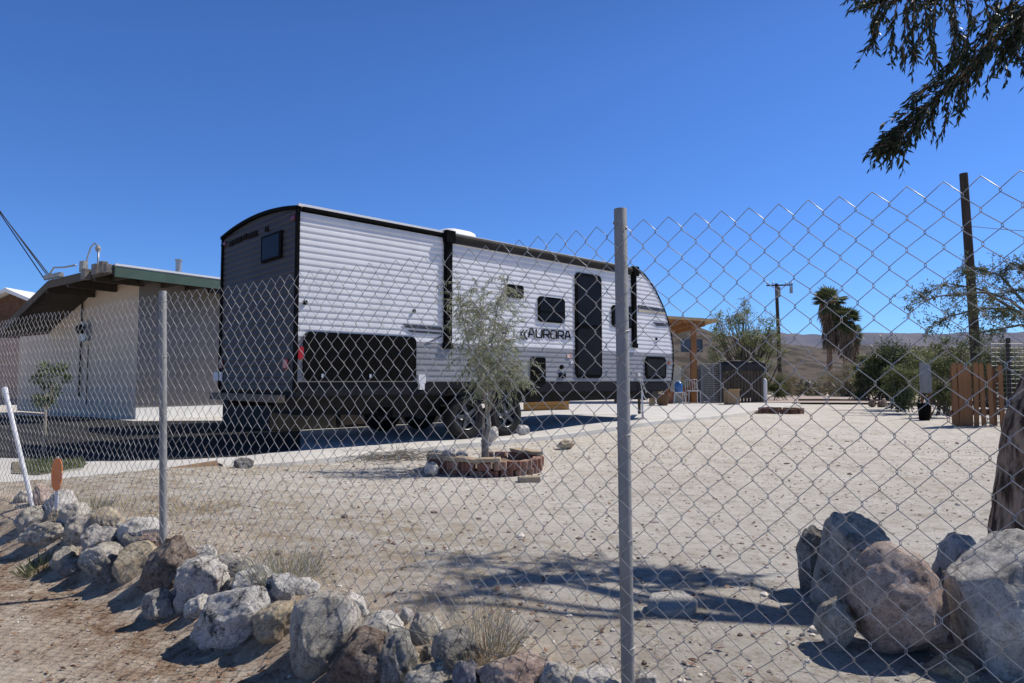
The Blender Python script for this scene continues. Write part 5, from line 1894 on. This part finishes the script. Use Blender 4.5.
def twig_leaves(p, d, length, n, tone):
    q = p.copy(); d = d.normalized(); path_ = [q.copy()]
    for i in range(6):
        d = (d + Vector((0, 0, -.24)) + rv(.1)).normalized(); q = q + d * length / 6; path_.append(q.copy())
    cr.mb.tube(path_, [.0035 * (1 - .12 * i) for i in range(7)], 4, cap=False)
    for k in range(n):
        f = rnd.random() * 6; i = min(5, int(f)); b = path_[i].lerp(path_[i + 1], f - i)
        dd = ((path_[i + 1] - path_[i]).normalized() * .7 + rv(.45) + Vector((0, 0, -.35)))
        cr.leaf(b, dd, rnd.uniform(.04, .085), rnd.uniform(.007, .012), min(1, max(0, rnd.gauss(tone, .24))))
for b in BR:
    for k in range(42):
        f = .3 + .7 * rnd.random() ** .8
        p, d = along(b, f)
        twig_leaves(p, d * .5 + rv(.75) + Vector((0, 0, .15)), rnd.uniform(.18, .46), 24, rnd.gauss(.55, .14))
for k in range(55):      # heavier drooping skirt on the right, as in the photo
    p = at(rnd.uniform(474, 517), rnd.gauss(362, 18), PY + rnd.uniform(-.35, .35))
    twig_leaves(p, rv(.6) + Vector((.15, 0, 0)), rnd.uniform(.18, .38), 20, rnd.gauss(.55, .14))
for k in range(26):
    p = at(rnd.uniform(452, 480), rnd.gauss(330, 25), PY + rnd.uniform(-.3, .3))
    twig_leaves(p, rv(.6) + Vector((-.15, 0, .1)), rnd.uniform(.14, .3), 24, rnd.gauss(.5, .12))
cr.done("foliage", lf_grey, m_stem, sap)

# ---- brick planter ring ---------------------------------------------------------
ctr = Vector((at(486, 455, PY).x, PY, gy))
ring = thing("brick_planter", "ring of stacked red brown edging bricks around the young tree", "planter", ctr)
m_brick = M("red_brown_brick", (.27, .135, .10), (.20, .105, .08), scale=11, rough=.95, bump=.35, bscale=70)
m_brick2 = M("faded_brick", (.33, .215, .165), (.26, .165, .125), scale=11, rough=.95, bump=.35, bscale=70)
m_cap = M("tan_cap_stone", (.40, .32, .225), (.32, .25, .175), scale=11, rough=.95, bump=.3)
# scalloped edging brick: a plain back and a rounded notched front
prof = [(-.066, -.05), (.066, -.05), (.070, .02), (.052, .05), (.030, .055), (.022, .03), (-.022, .03), (-.030, .055), (-.052, .05), (-.070, .02)]
mb = MB(); mb.prism([(x, y, 0) for x, y in prof], (0, 0, .086))
RB = .565
first = {}
for course in range(2):
    n = 22
    for k in range(n):
        th = 2 * math.pi * (k + .5 * course) / n
        if course == 1 and 1.75 < th < 2.3: continue
        mt = m_brick if rnd.random() < .68 else m_brick2
        if mt.name not in first:
            b = MB(); b.v, b.f = list(mb.v), list(mb.f)
            o = b.build("brick", mt, None, bevel=.006); first[mt.name] = o
        else:
            o = first[mt.name].copy(); C.objects.link(o)
        o.parent = ring
        rr0 = RB + rnd.gauss(0, .01) + (.01 if course else 0)
        o.location = (rr0 * math.cos(th), rr0 * .92 * math.sin(th), -.025 + course * .088 + rnd.uniform(-.004, .004))
        o.rotation_euler = (rnd.gauss(0, .025), rnd.gauss(0, .03), th - math.pi / 2 + rnd.gauss(0, .05))
# flat cap stones on part of the ring
capm = None
for th in (-2.95, -2.55, -2.2, -1.85, -1.5, .35, .8, 2.75):
    if capm is None:
        b = MB(); b.prism([(-.13, -.075, 0), (.13, -.085, 0), (.135, .06, 0), (.02, .08, 0), (-.125, .07, 0)], (0, 0, .036))
        o = capm = b.build("cap_stone", m_cap, None, bevel=.006)
    else:
        o = capm.copy(); C.objects.link(o)
    o.parent = ring
    o.location = (RB * math.cos(th), RB * .92 * math.sin(th), .154); o.rotation_euler = (rnd.gauss(0, .03), rnd.gauss(0, .05), th - math.pi / 2 + rnd.gauss(0, .12))
b = MB()
nn = 28
b.grid([[ctr + Vector((RB * .93 * f * math.cos(2 * math.pi * k / nn), RB * .86 * f * math.sin(2 * math.pi * k / nn), .075 + .03 * nz(k * .7, f * 3, 2) * f)) for k in range(nn + 1)] for f in (0.01, .4, .7, 1)])
b.build("soil", M("planter_soil", (.26, .20, .15), (.17, .125, .09), scale=12, rough=1, bump=.8, bscale=30), ring, fix=False)
p = at(530, 469, 6.45)
mb = MB(); mb.boxv((p.x - .1, 6.4, gz(p.x, 6.4) - .01), (.2, .03, 0), (-.02, .1, 0), (0, 0, .06))
tag(mb.build("brick", m_cap, None, loc=(p.x, 6.4, gz(p.x, 6.4)), bevel=.006), "single tan brick lying on the dirt right in front of the brick planter", "brick")
for px, dy, s, lb in ((437, .05, .10, "greyish jagged rubble piece at the left inside the brick planter"), (449, .15, .13, "large pale rubble piece inside the brick planter left of the trunk"), (462, .05, .07, "small pale rubble piece inside the brick planter nearest the trunk")):
    c = at(px, 452, PY + dy); c.z = gy + .165
    me = rock_mesh(px, s, s * .7, s * .62, 12, .12)
    o = bpy.data.objects.new("rubble", me); C.objects.link(o); o.location = c
    me.materials.append(RM['white']); tag(o, lb, "rubble")

# ---- small tree and grass patch on the left ---------------------------------------
lf_green = leaf_mat("fresh_green_leaf", (.050, .075, .025), (.16, .19, .075), trans=.3)
Yl = 8.3
b_ = at(43.5, 457, Yl); zl = slab_z(b_.x, Yl)
lt = thing("sapling", "thin green sapling in the grass strip in front of the house wall", "tree", (b_.x, Yl, zl))
mb = MB(); tp_ = at(47, 372, Yl)
mb.tube([(b_.x, Yl, zl - .05), at(45, 425, Yl), at(46, 400, Yl), tp_], [.022, .018, .012, .004], 8)
mb.build("trunk", m_stem, lt, smooth=True)
cr = Crown()
cen = [(at(px, py, Yl + rnd.uniform(-.15, .15)), r) for px, py, r in ((45, 367, .13), (54, 373, .13), (62, 368, .09), (38, 378, .10), (47, 385, .11), (66, 378, .07), (42, 403, .11), (50, 400, .08), (37, 399, .06), (55, 390, .08))]
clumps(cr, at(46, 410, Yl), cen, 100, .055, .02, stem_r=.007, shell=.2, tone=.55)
cr.done("foliage", lf_green, m_stem, lt)

def tuft(name, label, cat, c, n, h, spread, mat, lean=.35, wid=.004, kind=None):
    c = Vector(c)
    P, D, L = [], [], []
    for k in range(n):
        a = rnd.uniform(0, 6.28); r = spread * rnd.random() ** .6
        x, y = c.x + r * math.cos(a), c.y + r * math.sin(a)
        P.append((x, y, c.z if kind else gz(x, y) - .004))
        D.append((math.cos(a) * lean * rnd.uniform(.1, 1.4) + rnd.gauss(0, .2), math.sin(a) * lean * rnd.uniform(.1, 1.4) + rnd.gauss(0, .2), 1))
        L.append(h * rnd.uniform(.35, 1.1))
    o = leaves(name, np.array(P), np.array(D), np.array(L), wid, mat, None, loc=c)
    return tag(o, label, cat, kind=kind)
m_dry = leaf_mat("dry_grass", (.32, .25, .13), (.56, .46, .28), trans=.3)
m_sage = leaf_mat("sage_weed", (.20, .195, .13), (.40, .385, .28), trans=.3)
m_grn = leaf_mat("green_weed", (.08, .10, .035), (.21, .23, .10), trans=.3)
m_red = leaf_mat("reddish_stem", (.14, .075, .045), (.28, .17, .10), trans=.2)
def gp(px, py):
    Y = .8 * F / (py - 380)
    for _ in range(6):
        p = at(px, py, Y); Y = (H - gz(p.x, p.y)) * F / (py - 380)
    p = at(px, py, Y); return Vector((p.x, p.y, gz(p.x, p.y)))
tuft("weed", "pale sage green weed tuft behind the left rocks", "weed", gp(287, 575), 620, .15, .13, m_sage, .8, .0018)
tuft("weed", "airy dry and green weed tuft growing left of the thick post", "weed", gp(482, 650), 420, .19, .09, m_sage, .8, .0016)
tuft("weed", "reddish dry stems among the bottom rocks under the airy tuft", "weed", gp(492, 652), 160, .11, .06, m_red, .7, .0016)
tuft("weed", "low green weed before the long low rock at the left", "weed", gp(40, 553), 150, .085, .09, m_grn, 1.0, .005)
tuft("weed", "yellow straw clump right of the thin left post", "weed", gp(192, 507), 520, .08, .26, m_dry, 2.6, .003)
tuft("weed", "small grey weed between the left pile and the driveway", "weed", gp(92, 508), 170, .13, .10, m_sage, .8, .004)
tuft("weed", "sparse dry stubble right of the left pile", "weed", gp(120, 505), 160, .09, .22, m_dry, 1.0, .004)
gpz = at(60, 470, 7.2)
P, D, L = [], [], []
for k in range(2600):
    px, py = rnd.uniform(22, 84), rnd.uniform(459, 475)
    if py > 475 - (px - 22) * .13 + 2 or py < 461 - (px - 22) * .0: continue
    Y = H * F / (py - 380); p = at(px, py, Y)
    P.append((p.x, p.y, .012)); D.append((rnd.gauss(0, .5), rnd.gauss(0, .5), 1)); L.append(rnd.uniform(.02, .075))
tag(leaves("grass_strip", np.array(P), np.array(D), np.array(L), .008, m_grn), kind='stuff')
q = [at(px, py, H * F / (py - 380)) for px, py in ((12, 473), (12, 462), (60, 459), (88, 463), (70, 468), (40, 474))]
mb = MB(); mb.prism([(p.x, p.y, .003) for p in q], (0, 0, .008))
tag(mb.build("planting_strip", M("strip_soil", (.22, .19, .14), (.14, .12, .085), scale=14, rough=1, bump=.4)), kind='structure')

# heap of dry grey twigs left of the planter
c = gp(395, 459)
mb = MB()
for k in range(330):
    x = c.x + rnd.gauss(0, .34); y = c.y + rnd.gauss(0, .26); z = gz(x, y) + abs(rnd.gauss(0, .035)) + .005
    a = rnd.uniform(0, 3.14); l = rnd.uniform(.06, .26)
    d = Vector((math.cos(a), math.sin(a) * .8, rnd.gauss(.12, .2))) * l
    mid = Vector((x, y, z)) + d * .5 + rv(.012)
    mb.tube([(x, y, z), mid, Vector((x, y, z)) + d], [.0035, .003, .0015], 4, cap=False)
tag(mb.build("twig_heap", M("dry_grey_twig", (.13, .115, .095), (.20, .18, .15), scale=10, rough=1), None, loc=c, fix=False),
    "heap of dry grey twigs on the dirt left of the brick planter", "twigs")

# ---- background bushes and trees ----------------------------------------------------
BUSHES = "desert bushes beyond the yard"
def bush(name, label, cat, px0, py0, px1, py1, Y, mat, bmat, n_cl, per, ll, lw, depth=.6, group=None, tone=.5, shell=.35, trunk=None, updir=.3, down=0, rk=.34, flat=.85):
    b = at((px0 + px1) / 2, py1, Y); g = gz(b.x, Y)
    root = thing(name, label, cat, (b.x, Y, g), group)
    k = Y / F
    w, h = (px1 - px0) * k, (py1 - py0) * k
    zt_ = at(px0, py0, Y).z; zb_ = g if trunk is None else max(g, at(px0, py1, Y).z - .4 * (at(px0, py1, Y).z - at(px0, py0, Y).z))
    cr = Crown(); cen = []
    r0 = min(w, zt_ - zb_) * rk
    for i in range(n_cl):
        for _ in range(30):
            u, v, e = rnd.uniform(-1, 1), rnd.uniform(-1, 1), rnd.uniform(-1, 1)
            if u * u + v * v + e * e < 1.0: break
        r = r0 * rnd.uniform(.55, 1.1)
        cx = b.x + u * (w / 2 - r * .8); cz = (zt_ + zb_) / 2 + v * ((zt_ - zb_) / 2 - r * .4); cy = Y + e * w * .5 * depth
        cen.append(((cx, cy, cz), r))
    tb = Vector((b.x, Y, g + (0.05 if trunk is None else trunk * (zt_ - g))))
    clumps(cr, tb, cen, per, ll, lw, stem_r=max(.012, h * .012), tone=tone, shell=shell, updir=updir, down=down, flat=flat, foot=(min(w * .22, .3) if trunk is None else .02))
    if trunk is not None:
        mb = MB(); mb.tube([(b.x + .1, Y, g - .1), (b.x + .03, Y, (g + tb.z) / 2), tb], [h * .03, h * .024, h * .018], 8)
        mb.build("trunk", bmat, root, smooth=True)
    cr.done("foliage", mat, bmat, root)
    return root
lf_palo = leaf_mat("palo_verde_leaf", (.115, .135, .050), (.310, .330, .150), trans=.3)
lf_dk = leaf_mat("dark_shrub_leaf", (.042, .060, .024), (.140, .170, .075), trans=.2)
lf_mid = leaf_mat("mid_shrub_leaf", (.075, .095, .030), (.215, .230, .095), trans=.25)
lf_scrub = leaf_mat("grey_tan_scrub", (.175, .155, .095), (.380, .335, .225), trans=.25)
lf_mes = leaf_mat("feathery_leaf", (.075, .090, .042), (.200, .220, .120), trans=.3)

bush("loose_tree", "loose green desert tree behind the dark slatted bin", "tree", 700, 294, 792, 396, 31, lf_palo, m_twig, 85, 120, .13, .035, rk=.15, tone=.6, shell=.02)
bush("dense_shrub", "dense dark green shrub mass right of the palms", "shrub", 862, 335, 925, 400, 27, lf_dk, m_twig, 34, 340, .13, .05, group=None, tone=.4)
bush("dense_shrub", "mid green shrub behind the weathered panel and picket fence", "shrub", 915, 330, 1012, 402, 24, lf_mid, m_twig, 34, 200, .11, .035, tone=.4, rk=.24, shell=.1)
bush("dense_shrub", "broad mid green shrub behind the bright one, right of the darkest shrub", "shrub", 896, 340, 962, 404, 23, lf_palo, m_twig, 34, 130, .11, .03, tone=.5, rk=.20, shell=.05)
bush("dense_shrub", "olive shrub between the palms and the darkest shrub", "shrub", 846, 352, 884, 398, 28, lf_palo, m_twig, 24, 170, .13, .04, tone=.4, rk=.24, shell=.1)
bush("dense_shrub", "pale olive shrub behind the picket fence's right half", "shrub", 968, 336, 1040, 410, 20, lf_mes, m_twig, 40, 200, .09, .03, tone=.6, rk=.22, shell=.1)
bush("dry_bush", "tan dry bush left of the utility pole's foot, beyond the bin", "bush", 742, 372, 778, 396, 36, lf_scrub, m_twig, 16, 200, .15, .025, tone=.6, updir=.8, shell=.1)
bush("leafy_shrub", "bright green shrub just left of the weathered panel", "shrub", 880, 358, 922, 404, 19, lf_mid, m_twig, 22, 260, .08, .03, tone=.6)
bush("leafy_shrub", "low dark green plant at the foot of the weathered panel's left side", "shrub", 892, 383, 916, 408, 17, lf_dk, m_twig, 10, 160, .07, .03, tone=.5)
bush("leafy_shrub", "mixed green shrub between the weathered panel and the pickets", "shrub", 928, 346, 960, 412, 15.5, lf_mid, m_twig, 18, 240, .06, .022, tone=.35)
bush("dry_bush", "big grey tan dry bush in front of the palms", "bush", 815, 360, 880, 397, 33, lf_scrub, m_twig, 26, 300, .17, .022, tone=.6, updir=.9, shell=.1)
bush("dry_bush", "grey dry bush between the slatted bin and the utility pole", "bush", 768, 372, 806, 396, 32, lf_scrub, m_twig, 14, 230, .16, .025, tone=.4, updir=.8)
bush("dry_bush", "greener low bush right of the white cylinder", "bush", 768, 378, 790, 400, 27, lf_mid, m_twig, 10, 200, .10, .03, tone=.4)
bush("dry_bush", "low tan bush on the far side of the road by the sleeper", "bush", 872, 382, 902, 398, 30, lf_scrub, m_twig, 10, 180, .12, .025, tone=.55)

# feathery tree leaning in from the right
Ym = 18
root = thing("feathery_tree", "feathery mesquite like tree spreading in from the right behind the pole", "tree", (at(1060, 400, Ym).x, Ym, gz(14, Ym)))
bx_ = root.location.copy()
mb = MB(); fk = at(1048, 330, Ym)
mb.tube([bx_ - Vector((0, 0, .1)), bx_.lerp(fk, .5) + Vector((.1, 0, 0)), fk], [.16, .13, .11], 10); mb.build("trunk", m_bark, root, smooth=True)
cr = Crown()
def spray(pxs, r0, dens):
    path_ = [fk] + [at(px, py, Ym + dy) for px, py, dy in pxs]
    n = len(path_); cr.mb.tube(path_, [r0 * (1 - .88 * i / (n - 1)) for i in range(n)], 5, cap=False)
    for k in range(dens):
        f = .22 + .78 * rnd.random(); p, d = along(path_, f)
        q = p + (d * .3 + rv(.5) + Vector((0, 0, -.15))) * rnd.uniform(.3, .75)
        cr.mb.tube([p, p.lerp(q, .5) + rv(.03), q], [.007, .005, .003], 4, cap=False)
        for j in range(26):
            g = rnd.random(); b = p.lerp(q, g)
            cr.leaf(b + rv(.03), (q - p).normalized() * .5 + rv(.6) + Vector((0, 0, -.25)), rnd.uniform(.06, .13), rnd.uniform(.018, .034), min(1, max(0, rnd.gauss(.5, .25))))
for pxs, d in (([(1010, 300, 0), (975, 288, .3), (945, 283, .5), (915, 300, .6)], 48), ([(1000, 275, .2), (975, 268, .4), (960, 274, .5)], 30), ([(1015, 310, -.3), (985, 308, -.5), (950, 316, -.6), (925, 330, -.6)], 52),
               ([(1030, 270, 0), (1015, 262, .2), (1000, 272, .3)], 36), ([(1040, 290, .4), (1015, 290, .8), (985, 298, 1.0)], 46), ([(1060, 270, 0), (1040, 262, .2), (1020, 268, .2)], 36),
               ([(1020, 325, 0), (995, 330, .2), (965, 336, .2)], 30), ([(985, 292, -.4), (940, 296, -.6), (900, 308, -.8)], 18), ([(1080, 280, 0), (1110, 290, 0)], 40), ([(1050, 315, -.5), (1020, 318, -.6), (1000, 312, -.6)], 40)):
    spray(pxs, .05, d)
cr.done("foliage", lf_mes, m_twig, root)

# ---- fan palms ------------------------------------------------------------------
lf_palm = leaf_mat("palm_frond", (.060, .080, .032), (.200, .230, .110), trans=.15)
lf_dead = leaf_mat("dead_palm_frond", (.12, .085, .058), (.29, .22, .15), trans=.1)
def palm(label, px, py_base, py_skirt, py_crown, Y, rad_px, seed):
    r = random.Random(seed)
    b = at(px, py_base, Y); k = Y / F
    top = at(px, py_crown, Y); sk = at(px, py_skirt, Y)
    root = thing("fan_palm", label, "palm", (b.x, Y, gz(b.x, Y)))
    mb = MB(); mb.tube([(b.x, Y, -.2), (b.x + .05, Y, sk.z), top], [.24, .20, .20], 10); mb.build("trunk", m_bark, root, smooth=True)
    Rr = rad_px * k
    P, D, L, W, N, Tn_ = [], [], [], [], [], []
    stems = MB()
    for i in range(44):
        a = r.uniform(0, 6.28); el = r.uniform(-1.0, 1.35)
        d = Vector((math.cos(a) * math.cos(el), math.sin(a) * math.cos(el), math.sin(el)))
        pl_ = Rr * r.uniform(.38, .52)
        hub = top + d * pl_ + Vector((0, 0, -.06 * pl_))
        stems.tube([top, hub], [.03, .02], 4, cap=False)
        side = d.cross(Vector((0, 0, 1))).normalized(); nrm = side.cross(d)
        for j in range(17):
            th = (j - 8) / 8 * 1.55
            ld = (d * math.cos(th) + side * math.sin(th) - Vector((0, 0, .28)) * (1 + .4 * r.random()))
            P.append(tuple(hub)); D.append(tuple(ld)); L.append(Rr * r.uniform(.42, .58)); W.append(Rr * .10); N.append(tuple(nrm + Vector((r.gauss(0, .25), r.gauss(0, .25), 0))))
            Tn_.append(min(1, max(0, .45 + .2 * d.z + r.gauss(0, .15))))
    leaves("crown", np.array(P), np.array(D), np.array(L), np.array(W), lf_palm, root, tint=np.array(Tn_), flat=np.array(N))
    stems.build("frond_stalk", m_twig, root, fix=False)
    P, D, L, W, Tn_ = [], [], [], [], []
    for i in range(1500):
        f = r.random(); z = top.z + .1 - (top.z - sk.z) * f * .86
        a = r.uniform(0, 6.28); rr0 = Rr * (.40 + .05 * math.sin(f * 9) - .18 * f) * r.uniform(.5, 1.05)
        P.append((top.x + rr0 * math.cos(a), Y + rr0 * math.sin(a), z))
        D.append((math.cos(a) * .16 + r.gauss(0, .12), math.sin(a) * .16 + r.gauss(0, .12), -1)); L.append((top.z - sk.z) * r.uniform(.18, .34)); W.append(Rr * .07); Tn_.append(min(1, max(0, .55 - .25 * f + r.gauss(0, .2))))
    leaves("dead_frond_skirt", np.array(P), np.array(D), np.array(L), np.array(W), lf_dead, root, tint=np.array(Tn_))
palm("taller left fan palm with a shaggy brown skirt beyond the road", 829.5, 372, 347, 301, 52, 20, 3)
palm("shorter right fan palm leaning into its taller neighbour", 845.5, 372, 357, 320, 51, 18, 5)
palm("small fan palm half hidden low behind the right one", 853, 374, 362, 334, 56, 13, 9)

# ---- far scrub reading as one mass -----------------------------------------------
P, D, L, W, Tt = [], [], [], [], []
for k in range(2600):
    Y = 36 + 150 * rnd.random() ** 1.6
    X = rnd.uniform(-.95, 1.0) * Y
    if X < -.45 * Y and Y < 60: continue
    s = rnd.uniform(.35, 1.1)
    g = 0.0 + gz(X, Y)
    t0 = rnd.gauss(.5, .2)
    for j in range(34):
        a = rnd.uniform(0, 6.28); el = rnd.uniform(.05, 1.5)
        v = Vector((math.cos(a) * math.cos(el), math.sin(a) * math.cos(el), math.sin(el) * .75))
        rr0 = s * rnd.uniform(.2, .9)
        P.append((X + v.x * rr0, Y + v.y * rr0, g + v.z * rr0)); D.append(tuple(v + rv(.5))); L.append(s * .42); W.append(s * .15); Tt.append(min(1, max(0, t0 + rnd.gauss(0, .15) + .2 * v.z)))
lf_far = leaf_mat("far_scrub_leaf", (.085, .078, .045), (.235, .205, .135), trans=.2)
tag(leaves("scrub", np.array(P), np.array(D), np.array(L), np.array(W), lf_far, tint=np.array(Tt)), kind='stuff')
